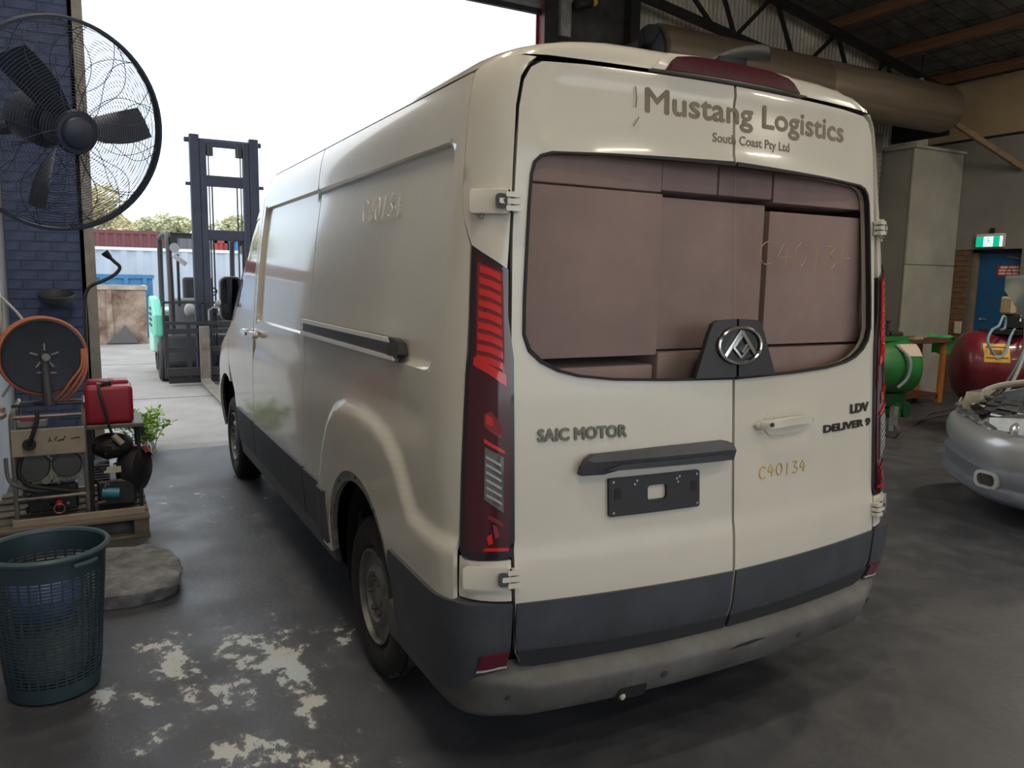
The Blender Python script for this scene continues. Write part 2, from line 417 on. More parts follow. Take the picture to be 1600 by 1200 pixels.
# walls
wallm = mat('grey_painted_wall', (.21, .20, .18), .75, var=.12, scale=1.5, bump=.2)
navy = mat('flare_tinted_brick', (.07, .098, .20), .7, var=.25, scale=9, bump=.4, bscale=60)  # navy tint puts the flare and haze over the shaded brick into its colour
mortar = mat('flare_tinted_mortar', (.058, .08, .165), .9)
struct(MB().b2((XL-.2, YB, 0), (XL, YF+.3, roofz(XL)+.3)).build('wall_left', mat('left_wall_paint', (.42, .43, .45), .75, var=.15, scale=2)), 'pale grey side wall behind the hose reel')
pier = struct(MB().b2((XL, YF+.004, 0), (-2.07, YF+.24, roofz(XL)+.2)).build('wall_front_pier', mortar), 'painted brick pier with navy flare haze in its colour beside the open roller door')
bw, bh, bg = .23, .076, .010
bme = None
for c in range(62):
    z = .005+c*(bh+bg)+bh/2; x = XL+(.0 if c % 2 else -.12)
    while x < -2.075:
        a, b = max(x, XL+.002), min(x+bw, -2.072)
        if b-a > .03:
            full = abs((b-a)-bw) < 1e-6
            if full and bme: o = bpy.data.objects.new('brick', bme); COL.objects.link(o); o.location = ((a+b)/2, YF+.03, z); inv_parent(o, pier); o.matrix_parent_inverse = Matrix.Identity(4)
            else:
                mb = MB().box((0, 0, 0), (b-a, .06, bh)); o = mb.build('brick', navy, None, 0, bevel=.004); o.location = ((a+b)/2, YF+.03, z); o.parent = pier
                if full: bme = o.data
            o.location.y += random.uniform(-.003, .003)
        x += bw+bg
jm = mat('galvanised_jamb', (.33, .31, .28), .6, .2, var=.25, scale=5)
jl = sroot('trim_1', 'grey steel guide channel on the left side of the open doorway', (-2.0, YF, 0))
for d, w in (((-2.07, YF-.03, 0), (-2.04, YF+.16, 5.6)), ((-2.07, YF+.13, 0), (-1.955, YF+.16, 5.6)), ((-2.07, YF-.03, 0), (-1.955, YF-.0, 5.6))): MB().b2(d, w).build('channel_web', jm, jl)
jr = sroot('trim_2', 'red-brown steel column on the right side of the open doorway', (2.87, YF, 0))
redox = mat('red_oxide_steel', (.16, .03, .025), .6, var=.3, scale=8); dsteel = mat('dark_steel', (.03, .03, .032), .55, .5, var=.3, scale=6)
MB().b2((2.80, YF-.06, 0), (2.92, YF+.1, 6.2)).build('column_web', redox, jr)
MB().b2((2.77, YF-.09, 0), (2.95, YF-.07, 6.2)).build('column_flange', dsteel, jr); MB().b2((2.77, YF+.10, 0), (2.95, YF+.12, 6.2)).build('column_flange', redox, jr)
sheet = struct(MB().b2((2.95, YF, 0), (3.98, YF+.05, roofz(3)+.1)).build('wall_front_panel', mat('grimy_steel_sheet', (.055, .052, .05), .5, .3, var=.5, scale=3, bump=.3, bscale=8)), 'grimy dark steel sheet beside the doorway column')
struct(MB().b2((3.96, YF-.14, 0), (4.10, YF+.06, roofz(4)+.05)).build('trim_3', dsteel), 'black steel post between steel sheet and corrugated wall')
# corrugated sheet wall to the right
mb = MB(); n = int((XR-4.0)/.0095); vs = []
for i in range(n+1):
    x = 4.0+(XR+.1-4.0)*i/n; y = YF+.16+.009*math.cos(2*math.pi*x/.076)
    vs += [(x, y, 0), (x, y, roofz(x)+.02)]
mb.add(vs, [(2*i, 2*i+2, 2*i+3, 2*i+1) for i in range(n)])
struct(mb.build('wall_front', mat('corrugated_steel', (.58, .53, .44), .55, .25, var=.22, scale=2.5)), 'corrugated metal sheet wall above the closed roller shutter')
mb = MB()
for i in range(8): mb.b2((4.1, YF+.18, .6+i*.8), (XR, YF+.24, .66+i*.8))
struct(mb.build('trim_4', dsteel), 'steel girts behind the corrugated sheet')
# wall above the opening
mb = MB(); fn = lambda u, v, w: (u, w, v)
mb.prism([(XL, 5.3), (2.8, 5.3), (2.8, roofz(2.8)+.1), (XL, roofz(XL)+.1)], fn, YF+.02, YF+.2)
struct(mb.build('wall_front_header', mat('header_cladding', (.10, .10, .10), .7)), 'dark cladding above the open roller door')
# the raised shutter: last slats hang at the head of the opening
sh = thing('roller_shutter', 'raised grey steel roller shutter at the head of the open doorway', 'shutter', (.4, YF+.06, 4.8))
slm = mat('shutter_slat', (.23, .23, .24), .5, .4, var=.15, scale=4)
def slat(parent, x0, x1, y, z, h, m):
    P = [(-.0, 0), (-.012, h*.25), (-.014, h*.6), (-.004, h*.96), (.004, h*.96), (.0, h*.6), (.002, h*.2), (.006, 0)]
    return MB().prism(P, lambda u, v, w: (w, y+u, z+v), x0, x1).build('slat', m, parent)
MB().b2((-1.96, YF+.03, 4.80), (2.80, YF+.08, 4.86)).build('bottom_rail', dsteel, sh)
for i in range(6): slat(sh, -1.96, 2.80, YF+.055, 4.865+i*.085, .085, slm)
MB().cyl((-2.0, YF-.30, 5.75), (2.82, YF-.30, 5.75), .30, n=28).build('rolled_curtain', slm, sh)
# door operator at the head of the right column
op = thing('door_motor', 'dark chain motor with a yellow end cap beside the doorway column', 'motor', (3.05, YF-.12, 4.95))
MB().b2((2.96, YF-.14, 4.55), (3.10, YF, 5.05)).build('bracket', mat('zinc_bracket', (.28, .28, .27), .5, .5, var=.3, scale=9), op)
MB().add([(2.97, YF-.16, 4.78), (3.16, YF-.16, 5.02), (2.97, YF-.16, 5.02), (2.97, YF-.01, 4.78), (3.16, YF-.01, 5.02), (2.97, YF-.01, 5.02)], [(0, 1, 2), (5, 4, 3), (0, 3, 4, 1), (1, 4, 5, 2), (2, 5, 3, 0)]).build('gusset', MATS['zinc_bracket'], op)
MB().lathe((3.12, YF-.22, 4.90), (1, -.1, .25), [(.0, 0), (.06, .005), (.07, .03), (.07, .18), (.055, .2), (.0, .2)], 20).build('motor_body', dsteel, op)
MB().lathe((3.31, YF-.24, 4.948), (1, -.1, .25), [(.0, 0), (.05, 0), (.05, .05), (.03, .07), (0, .07)], 18).build('end_cap', mat('yellow_paint', (.6, .42, .06), .5), op)
for i in range(9): MB().tube([(3.02+.008*math.cos(a), YF-.2+.008*math.sin(a)*(i % 2), 4.5-i*.03+.016*math.sin(a)) for a in [k*math.pi/4 for k in range(8)]], .003, 5, True).build('chain_link', dsteel, op)
# second shutter: closed, with its drum
drum = thing('closed_roller_shutter', 'closed roller shutter with a big brown drum beneath the roof truss', 'shutter', (6.5, 5.4, 0))
brown = mat('brown_drum_curtain', (.15, .115, .08), .55, .1, var=.28, scale=2.2, stretch=(.3, 4, 4))
MB().lathe((3.78, 5.4, 4.31), (1, 0, 0), [(.0, 0), (.27, 0), (.325, .02), (.33, .08), (.33, 2.7), (.325, 2.71), (.33, 2.72), (.33, 5.40), (.32, 5.44), (.26, 5.47), (.0, 5.47)], 48).build('drum', brown, drum)
mb = MB().lathe((3.70, 5.4, 4.31), (1, 0, 0), [(.05, 0), (.30, 0), (.30, .03), (.05, .03)], 32, True)
for i in range(5):
    a = i*math.pi*.4; mb.beam((3.715, 5.4+.06*math.cos(a), 4.31+.06*math.sin(a)), (3.715, 5.4+.28*math.cos(a), 4.31+.28*math.sin(a)), .03, .05, (1, 0, 0))
mb.build('end_wheel', dsteel, drum); MB().cyl((3.55, 5.4, 4.31), (9.4, 5.4, 4.31), .04, n=16).build('axle', dsteel, drum)
for x in (3.58, 9.32):
    MB().b2((x-.02, 5.36, 3.95), (x+.02, YF+.1, 4.42)).build('end_bracket', dsteel, drum)
slm2 = mat('beige_slat', (.26, .225, .165), .6, .1, var=.2, scale=3)
for i in range(48): slat(drum, 4.14, 9.02, YF+.04, .04+i*.084, .084, slm2)
MB().b2((4.10, YF-.02, 0), (9.06, YF+.07, .04)).build('bottom_rail', dsteel, drum)
# corner column
colm = mat('pale_column_paint', (.36, .335, .285), .7, var=.16, scale=1.6, bump=.15)
side_shade = wallm  # darker wall grey on the pillar core stands in for its side shade
pil = sroot('wall_pillar', 'pale painted corner pillar between the closed shutter and the blue door', (9.67, 5.7, 0))
MB().b2((9.08, 5.72, 0), (XR+.1, YF+.2, 3.84)).build('core', side_shade, pil)
MB().b2((9.07, 5.70, 0), (XR-.01, 5.74, 2.045)).build('panel', colm, pil, bevel=.006); MB().b2((9.07, 5.70, 2.057), (XR-.01, 5.74, 3.84)).build('panel', colm, pil, bevel=.006)
mb = MB(); mb.add([(9.03, 5.66, 3.84), (XR, 5.66, 3.84), (XR, YF, 3.86), (9.03, YF, 3.86), (9.03, 5.66, 3.80), (XR, 5.66, 3.80), (XR, YF, 3.8), (9.03, YF, 3.8)], [(0, 1, 2, 3), (7, 6, 5, 4), (0, 4, 5, 1), (1, 5, 6, 2), (2, 6, 7, 3), (3, 7, 4, 0)]); mb.build('cap_plate', colm, pil)
# right wall with a recessed blue door
D0, D1, DH = 4.70, 5.42, 2.31
wr = sroot('wall_right', 'grey painted right-hand wall around the blue door', (XR, 0, 0))
W = lambda y0, y1, z0, z1, m, nm='panel', x=XR, t=.3: MB().b2((x, y0, z0), (x+t, y1, z1)).build(nm, m, wr)
W(D1+.32, YF+.3, 0, 4.0, wallm); W(D0-.02, D1+.32, DH, 4.0, wallm); W(YB, D0-.02, 0, 4.0, wallm)
for y0, y1 in ((2.4, 6.5), (-1.8, 2.39), (-6, -1.81), (YB, -6.01)): W(y0, y1, 4.03, roofz(XR)-.12, mat('tan_board', (.40, .30, .17), .7, var=.16, scale=1.4), 'board', XR+.01, .06)
W(YB, YF+.3, 4.0, 4.03, dsteel, 'ledge', XR-.03, .1); W(YB, YF+.3, roofz(XR)-.12, roofz(XR)+.05, dsteel, 'eave_beam', XR-.06, .2)
brk = mat('brown_brick', (.15, .085, .05), .85, var=.3, scale=14, bump=.5)
for i in range(27):
    for j in range(2):
        if j == 1 and i % 2: MB().b2((XR+.02, D1+.06+.005, .004+i*.0855), (XR+.26, D1+.315, .08+i*.0855)).build('brick', brk, wr, 0)
        elif i % 2 == 0: MB().b2((XR+.02+j*.125, D1+.065, .004+i*.0855), (XR+.135+j*.125, D1+.315, .08+i*.0855)).build('brick', brk, wr, 0)
W(D1+.06, D1+.32, 0, DH, mat('brick_mortar', (.10, .08, .06), .9), 'mortar', XR+.03, .24)
dr = sroot('door_1', 'blue painted door under the green exit sign', (XR+.2, 5.06, 0), 'door')
blue = mat('blue_door_paint', (.006, .085, .22), .5, var=.12, scale=3)
MB().b2((XR+.20, D0+.03, .01), (XR+.245, D1, DH-.05)).build('leaf', blue, dr, bevel=.004)
fm = mat('brown_door_frame', (.20, .15, .10), .6, var=.2, scale=8)
for y in (D1+.03, D0): MB().b2((XR+.12, y-.03, 0), (XR+.26, y+.03, DH)).build('frame', fm, dr)
MB().b2((XR+.12, D0, DH-.05), (XR+.26, D1+.06, DH)).build('frame', mat('black_head', (.01, .01, .01), .7), dr)
MB().cyl((XR+.2, 5.30, 1.22), (XR+.15, 5.30, 1.22), .02, n=12).cyl((XR+.16, 5.31, 1.22), (XR+.16, 5.20, 1.22), .011, n=10).build('handle', mat('steel_bright', (.6, .6, .6), .3, .9), dr)
MB().beam((XR+.17, 4.74, 2.16), (XR+.17, 4.98, 2.2), .03, .03).build('door_closer', mat('closer_grey', (.12, .13, .14), .5, .4), dr)
MB().b2((XR+.012, 5.50, .98), (XR-.02, 5.60, 1.17)).build('wall_switch', mat('cream_plastic', (.5, .46, .34), .5), dr)
# red sign and exit sign
sg = tag(MB().b2((XR+.190, 4.76, 1.90), (XR+.199, 5.13, 2.07)).build('door_sign', mat('sign_red', (.45, .02, .025), .5)), 'small red notice with white text on the blue door', 'sign')
wt = mat('sign_white', (.75, .72, .66), .6)
for i, ws in enumerate(((.11, .15), (.11, .05, .11), (.10, .075, .085))):
    y = 5.10-(.02 if i == 0 else 0)
    for w in ws: MB().b2((XR+.187, y-w, 2.02-i*.048), (XR+.191, y, 2.05-i*.048)).build('blurred_word', wt, sg, 0); y -= w+.02
ex = thing('exit_sign', 'lit green exit sign box above the blue door', 'sign', (XR-.04, 5.14, 2.33))
MB().b2((XR-.075, 4.93, 2.335), (XR-.002, 5.35, 2.545)).build('housing', mat('exit_housing', (.62, .62, .58), .5), ex, bevel=.008)
gr = mat('exit_green', (.0, .30, .16), .4, emit=(.0, .5, .27), estr=.9); wh = mat('exit_white', (.8, .85, .8), .4, emit=(.85, 1, .9), estr=1.6)
MB().b2((XR-.080, 4.94, 2.345), (XR-.074, 5.34, 2.50)).build('panel', gr, ex); MB().b2((XR-.083, 5.08, 2.348), (XR-.078, 5.22, 2.497)).build('pictogram_field', wh, ex)
MB().b2((XR-.083, 4.94, 2.345), (XR-.078, 4.975, 2.50)).build('lamp_end', wh, ex)
q = MB(); X0 = XR-.0845
for a, b in (((5.15, 2.455), (5.145, 2.415)), ((5.145, 2.42), (5.175, 2.385)), ((5.175, 2.385), (5.165, 2.36)), ((5.145, 2.42), (5.12, 2.39)), ((5.12, 2.39), (5.10, 2.365)), ((5.15, 2.448), (5.18, 2.43)), ((5.15, 2.448), (5.12, 2.43))):
    q.beam((X0, *a), (X0, *b), .012, .002, (1, 0, 0))
q.cyl((X0-.001, 5.155, 2.474), (X0+.002, 5.155, 2.474), .013, n=12); q.build('running_figure', gr, ex)
MB().b2((XR-.05, 5.10, 2.545), (XR-.02, 5.16, 2.63)).build('conduit', dsteel, ex)
# back wall with a wide open doorway behind the photographer
bk = sroot('wall_back', 'rear wall with the open bay behind the photographer', (4, YB, 0))
for x0, x1, z0, z1 in ((XL, -2.2, 0, 7.4), (8.6, XR, 0, 5.0)): MB().b2((x0, YB-.2, z0), (x1, YB, z1)).build('panel', wallm, bk)
MB().prism([(-2.2, 4.9), (8.6, 4.9), (8.6, roofz(8.6)), (-2.2, roofz(-2.2))], lambda u, v, w: (u, w, v), YB-.2, YB).build('panel', wallm, bk)
# roof
foil = mat('roof_foil', (.15, .145, .14), .55, .25, var=.5, scale=3.5, bump=.8, bscale=7)
rf = struct(MB().add([(XL-.3, YB-.3, roofz(XL-.3)), (XR+.3, YB-.3, roofz(XR+.3)), (XR+.3, YF+.4, roofz(XR+.3)), (XL-.3, YF+.4, roofz(XL-.3)), (XL-.3, YB-.3, roofz(XL-.3)+.08), (XR+.3, YB-.3, roofz(XR+.3)+.08), (XR+.3, YF+.4, roofz(XR+.3)+.08), (XL-.3, YF+.4, roofz(XL-.3)+.08)], [(3, 2, 1, 0), (4, 5, 6, 7), (0, 1, 5, 4), (1, 2, 6, 5), (2, 3, 7, 6), (3, 0, 4, 7)]).build('ceiling', foil, None, 0), 'dark sloping roof lined with foil and wire mesh')
mb = MB(); wire = mat('mesh_wire', (.02, .02, .02), .6)
for i in range(44): x = XL+i*.3; mb.beam((x, YB, roofz(x)-.012), (x, YF, roofz(x)-.012), .006, .004)
for i in range(50): y = YB+.1+i*.3; mb.beam((XL, y, roofz(XL)-.012), (XR, y, roofz(XR)-.012), .006, .004)
o = mb.build('safety_mesh', wire, rf, 0); o['kind'] = 'stuff'
pur = mat('brown_timber', (.21, .105, .055), .7, var=.25, scale=5, bump=.3, stretch=(4, .4, 4))
for i, x in enumerate((10.14, 8.93, 7.66, 6.40, 5.13, 3.86, 2.59, 1.32, .05, -1.22, -2.4)):
    b = MB().b2((x-.04, YB+.05, -.16), (x+.04, YF+.1, -.005)); struct(b.build('roof_purlin', pur, None, 0, bevel=.005), 'brown timber roof purlin running to the front wall').location.z = roofz(x)
tr = sroot('roof_truss', 'dark steel roof truss against the corrugated wall', (6, 6.05, 5))
TY = 6.08
def ch(p, q, w=.07, nm='chord'): MB().beam((p[0], TY, p[1]), (q[0], TY, q[1]), w, w, (0, 1, 0)).build(nm, dsteel, tr)
ch((-2.6, roofz(-2.6)-.22), (XR-.05, roofz(XR)-.22), .10); ch((-2.6, 6.2), (9.3, 4.42), .09)
for p, q in (((4.2, 5.95), (5.30, 5.02)), ((5.29, 5.75), (5.68, 4.96)), ((6.31, 5.56), (5.68, 4.96)), ((6.40, 5.55), (6.80, 4.80)), ((7.64, 5.31), (7.0, 4.77)), ((7.64, 5.31), (8.0, 4.62)), ((8.75, 5.12), (8.3, 4.57)), ((8.75, 5.12), (9.1, 4.45))): ch(p, q, .045, 'web')
for y in (2.2, -1.8, -5.8):
    t = sroot('roof_rafter', 'dark steel rafter under the roof', (4, y, 5)); MB().beam((XL, y, roofz(XL)-.30), (XR, y, roofz(XR)-.30), .12, .22).build('beam', dsteel, t)
lp = thing('bulb_fitting', 'small pale bulb under the eave near the drum end', 'lamp', (9.35, 5.9, 4.83)); MB().blob((9.35, 5.9, 4.83), (.05, .05, .06), 10, .05).build('bulb', mat('globe', (.6, .58, .5), .3), lp); MB().cyl((9.35, 5.9, 4.86), (9.35, 5.9, roofz(9.35)-.005), .012, n=8).build('stem', dsteel, lp)
br = tag(MB().beam((9.38, 5.295, 4.11), (10.26, 4.765, 3.48), .08, .08).build('brace_pole', mat('brown_brace', (.20, .13, .075), .65, var=.2, scale=5), None, 0, bevel=.008), 'brown diagonal brace from the shutter drum to the right wall', 'brace')
# unseen batten fittings added to brighten the van and the workshop
BL = iter(('unseen fill light added over the left aisle nearest the rear bay', 'unseen fill light added over the left aisle just behind the photographer', 'unseen fill light added over the left aisle above the basket', 'unseen fill light added mid-workshop nearest the rear bay', 'unseen fill light added mid-workshop behind the van', 'unseen fill light added on the right nearest the rear bay', 'unseen middle fill light added on the right side', 'unseen fill light added on the right above the silver car'))
for x, y in ((-1.75, -4.6), (-1.75, -1.0), (-1.75, 2.4), (2.9, -6.2), (3.2, -3.0), (6.8, -5.2), (6.8, -1.8), (6.8, 1.6)):
    z = roofz(x)-.75
    t = thing('added_fill_light', next(BL), 'light', (x, y, z), 'unseen added fill lights')
    MB().b2((x-.75, y-.09, z), (x+.75, y+.09, z+.06)).build('added_batten', mat('fill_batten_white', (.7, .7, .68), .5), t)
    for k in (-.05, .05): MB().cyl((x-.72, y+k, z-.02), (x+.72, y+k, z-.02), .014, n=10).build('tube', mat('fill_glow_tube', (.9, .9, .85), .4, emit=(1, .90, .70), estr=14), t)
    for k in (-.5, .5): MB().cyl((x+k, y, z+.05), (x+k, y, roofz(x+k)), .006, n=6).build('added_hanger', dsteel, t)
    ad = bpy.data.lights.new('added_fill_area', 'AREA'); ad.shape = 'RECTANGLE'; ad.size = 1.4; ad.size_y = .16; ad.energy = 95 if x > 6 else (42 if x > 0 else 66); ad.color = (1, .875, .68)
    ao = bpy.data.objects.new('added_fill_area', ad); COL.objects.link(ao); ao.location = (x, y, z-.045); inv_parent(ao, t)
# ================================================================ VAN
white = mat('van_white_paint', (.62, .59, .52), .22, coat=.6, var=.03, scale=3)
black = mat('van_black_inner', (.012, .012, .013), .7)
grey = mat('van_grey_plastic', (.047, .052, .064), .55, var=.25, scale=5, bump=.08, bscale=120)
dusty = mat('van_bumper_plastic', (.105, .104, .103), .6, var=.35, scale=4, bump=.08, bscale=120)
chrome = mat('chrome', (.75, .74, .72), .12, 1.)
rubber = mat('tyre_rubber', (.018, .018, .019), .75, var=.35, scale=12, bump=.3, bscale=50)
van = thing('van', 'white high-roof delivery van with grey lower panels, parked rear towards the viewer', 'van', (0, 2.9, 0))
def nrm(fn, u, v, e=2e-3):
    return (Vector(fn(u+e, v))-Vector(fn(u-e, v))).cross(Vector(fn(u, v+e))-Vector(fn(u, v-e))).normalized()
def RP(s, z, off=0.):
    p = Vector(WS(s, z)); return p+nrm(WS, s, z)*off if off else p
SL = lambda y, z: SIDE(y, z, -1); SR = lambda y, z: SIDE(y, z, 1)
def SP(y, z, off=0., sg=-1):
    f = SL if sg < 0 else SR; n = nrm(f, y, z); n = -n if sg < 0 else n; return Vector(f(y, z))+n*off
mirror = lambda P: [(-a, b) for a, b in P]
# --- inner shell (dark, behind every gap) with the rear window region left open
ZS = [.30, .38, .46, .58, .7, .85, 1.0, 1.15, 1.3, 1.36, 1.5, 1.65, 1.8, 1.95, 2.1, 2.16, 2.26, 2.34, 2.39]
NS = 96
def ring(z, off):
    pts, S = plan(z); T = S[-1]; out = []
    # even spread, denser at the tail
    for k in range(NS):
        s = (k/NS)*2*T; s = s if s <= T else s-2*T
        p = Vector(WS(s, z)); c = Vector((0, max(.6, min(p.y, 4.5)), z)); d = (c-p); d.z = 0
        out.append(p+d.normalized()*off)
    return out
vs = []; fs = []
for z in ZS: vs += ring(z, .035)
for j in range(len(ZS)-1):
    for k in range(NS):
        a = [j*NS+k, j*NS+(k+1) % NS, (j+1)*NS+(k+1) % NS, (j+1)*NS+k]
        c = sum((Vector(vs[i]) for i in a), Vector())/4
        if c.y < .3 and abs(c.x) < .90 and 1.30 < c.z < 2.2: continue
        if abs(c.x) > .7 and any(math.hypot(c.y-y0, c.z-.36) < .56 for y0 in (1.05, 4.79)) : continue
        fs.append(tuple(a))
fs.append(tuple(range(NS-1, -1, -1)))
link_mesh('inner_body', vs, fs, black, van, 30)
# --- roof with the rear header
def zc(s, S):
    a = abs(s)
    return 2.398 if a < .80 else (2.398-.028*min(1, (a-.80)/.15))
rows = [0, .12, .25, .4, .55, .68, .78, .86, .92, .96, .985, 1.0]; vs = []; fs = []
NR = 160
for t in rows:
    for k in range(NR):
        q = k/NR*2; sg = 1 if q <= 1 else -1; q = q if q <= 1 else 2-q
        z0 = 2.375
        pts, S = plan(z0); s0 = q*S[-1]
        zz = zc(s0, S)+(2.505-zc(s0, S))*t
        T2 = plan(zz)[1][-1]; p = Vector(WS(sg*q*T2 if q not in (0,) else 0.0, zz)); vs.append(p+Vector((0, 0, .006)))
for j in range(len(rows)-1):
    for k in range(NR): fs.append((j*NR+k, j*NR+(k+1) % NR, (j+1)*NR+(k+1) % NR, (j+1)*NR+k))
fs.append(tuple((len(rows)-1)*NR+k for k in range(NR)))
link_mesh('roof', vs, fs, white, van, 50)
# --- rear doors
DE = [(.862, .70), (.862, 1.2), (.860, 1.5), (.850, 1.85), (.842, 1.98), (.822, 2.24), (.806, 2.32), (.782, 2.362), (.745, 2.383)]
WIN = [(.012, 1.383), (.30, 1.388), (.50, 1.397), (.63, 1.412), (.70, 1.430), (.76, 1.460), (.80, 1.497), (.818, 1.545), (.815, 1.65), (.807, 1.78), (.795, 1.95), (.786, 2.04), (.775, 2.075), (.752, 2.097), (.715, 2.108), (.5, 2.117), (.012, 2.125)]
doorout = [(.006, .462), (.78, .462), (.825, .475), (.85, .52)]+DE+[(.60, 2.389), (.30, 2.391), (.006, 2.392)]+WIN[::-1]
doorout = doorout[:-len(WIN)]+[(.006, 2.128)]+[(a, b) for a, b in WIN[::-1][1:-1]]+[(.006, 1.38)]
def door_relief(s, z):
    # shallow swage above the grey band, raised frame round the glass
    d = 0.
    d += -.007*(1/(1+math.exp(-(z-.845)/.010)))
    a = abs(s)
    if 2.13 < z < 2.36 and a < .76: d += -.006*min(1, (2.36-z)/.03, (z-2.13)/.03, (.76-a)/.03)
    return d
crease = [(.03, .80), (.83, .80), (.83, .89), (.03, .89)]
crease2 = [(.03, .83), (.83, .83), (.83, .86), (.03, .86)]
doors = []
for sg in (-1, 1):
    O = doorout if sg > 0 else mirror(doorout)
    X = [crease, crease2] if sg > 0 else [mirror(crease), mirror(crease2)]
    d = patch('rear_door', white, van, O, WS, extra=X, step=.035, off=.008, thick=.03, bump=door_relief); doors.append(d)
    d['label'] = 'white left rear door with number plate holder' if sg < 0 else 'white right rear door with pull handle'
    W2 = [(.006, 1.376)]+[(a+.005, b-(.005 if b < 1.5 else -.004 if b > 2.06 else 0)) for a, b in WIN[1:-1]]+[(.006, 2.134)]
    W3 = [(.006, 1.388)]+[(a-.003, b+(.003 if b < 1.5 else -.003 if b > 2.06 else 0)) for a, b in WIN[1:-1]]+[(.006, 2.119)]
    ringp = W2+[(.0061, 2.119)]+W3[::-1][1:-1]+[(.0061, 1.388)]
    patch('window_seal', black, d, ringp if sg > 0 else mirror(ringp), WS, step=.04, off=.0095, thick=.02)
    patch('window_glass', glass('van_rear_glass', (.93, .90, .90), .022), d, W2 if sg > 0 else mirror(W2), WS, step=.06, off=.004, thick=.004)
    tb = [(.008, .464), (.78, .464), (.822, .477), (.846, .52), (.858, .60), (.858, .693), (.4, .690), (.008, .686)]
    patch('lower_cladding', grey, d, tb if sg > 0 else mirror(tb), WS, step=.05, off=.016, thick=.012)
    lp = [(.008, .464), (.78, .464), (.822, .477), (.846, .52), (.846, .535), (.40, .520), (.008, .515)]
    patch('cladding_step', mat('van_step_plastic', (.026, .028, .034), .5), d, lp if sg > 0 else mirror(lp), WS, step=.05, off=.021, thick=.01)
DL, DR = doors
# emblem shield and emblem
shield = [(.006, 1.386), (.188, 1.388), (.172, 1.43), (.130, 1.54), (.112, 1.575), (.09, 1.586), (.006, 1.59)]
for sg, d in ((-1, DL), (1, DR)): patch('emblem_shield', mat('shield_plastic', (.020, .021, .024), .45), d, shield if sg > 0 else mirror(shield), WS, step=.03, off=.02, thick=.02)
ec = (.006, 1.498); mb = MB()
E2 = lambda u, v, o: RP(ec[0]+u, ec[1]+v, .022+o)
mb.tube([E2(.098*math.cos(a), .063*math.sin(a), .006) for a in [i*2*math.pi/56 for i in range(56)]], .0062, 8, True); emb = mb.build('emblem', chrome, DL)
MB().add([E2(.095*math.cos(a), .061*math.sin(a), .0) for a in [i*2*math.pi/40 for i in range(40)]], [tuple(range(40))]).build('emblem_field', mat('emblem_black', (.012, .012, .014), .3), emb)
def bar(name, P, w, h=.007):
    m2 = MB()
    for a, b in zip(P, P[1:]):
        L = math.hypot(b[0]-a[0], b[1]-a[1]); n = (-(b[1]-a[1])/L*w/2, (b[0]-a[0])/L*w/2)
        q = [(a[0]+n[0], a[1]+n[1]), (b[0]+n[0], b[1]+n[1]), (b[0]-n[0], b[1]-n[1]), (a[0]-n[0], a[1]-n[1])]
        m2.prism(q[::-1], lambda u, v, o: E2(u, v, o), .001, h)
    return m2.build(name, chrome, emb, 0)
bar('emblem_triangle', [(-.075, -.040), (.004, .050), (.068, -.032)], .014, .009); bar('emblem_square', [(.010, .034), (-.032, -.008), (.004, -.044), (.040, -.010)], .009)
bar('emblem_square', [(.008, -.026), (.034, .004)], .010)
# lettering on the doors
decal = mat('brown_vinyl', (.17, .135, .09), .5, var=.2, scale=30); darkl = mat('badge_dark_chrome', (.10, .095, .08), .25, .8)
rear = lambda s0, z0, off: (lambda u, v, w: RP(s0+u, z0+v, .0085+door_relief(s0+u, z0+v)+off+w))
lettering('lettering', 'Mustang Logistics', decal, DL, rear(-.375, 2.268, .0), width=.985, height=.098, offset=.0, extrude=.0004, bold=.0032)
lettering('lettering', 'South Coast Pty Ltd', decal, DL, rear(-.098, 2.197, .0), width=.378, height=.040, offset=.0, extrude=.0004, bold=.0009)
lettering('badge', 'SAIC MOTOR', mat('badge_chrome', (.15, .14, .115), .16, .9), DL, rear(-.776, 1.207, .002), width=.318, height=.038, offset=.0, extrude=.003, bold=.0022)
lettering('badge', 'LDV', darkl, DR, rear(.683, 1.203, .002), width=.135, height=.034, offset=.0, extrude=.003, bold=.0022)
lettering('badge', 'DELIVER 9', darkl, DR, rear(.499, 1.142, .002), width=.335, height=.028, offset=.0, extrude=.003, bold=.0018)
yc = mat('yellow_crayon', (.55, .36, .12), .8); wc = mat('white_crayon', (.95, .94, .92), .7)
o = chalk('crayon_number', 'C40134', yc, DR, rear(.127, 1.005, .0005), .27, .045, .0026, 1); o['label'] = 'yellow crayon number'
o = chalk('crayon_number', 'C40134', mat('faint_crayon', (.42, .29, .17), .8), DR, (lambda u, v, w: RP(.115+u, 1.785+v, .0045)), .56, .085, .0019, 4); o['label'] = 'faint yellow crayon number on glass'
# scuffs of old decal beside the lettering
for (a, b), (c, e) in (((-.418, 2.34), (-.414, 2.30)), ((-.414, 2.30), (-.418, 2.275)), ((-.405, 2.245), (-.425, 2.215))): MB().tube([RP(a, b, .003), RP(c, e, .003)], .0022, 4).build('decal_scrap', decal, DL)
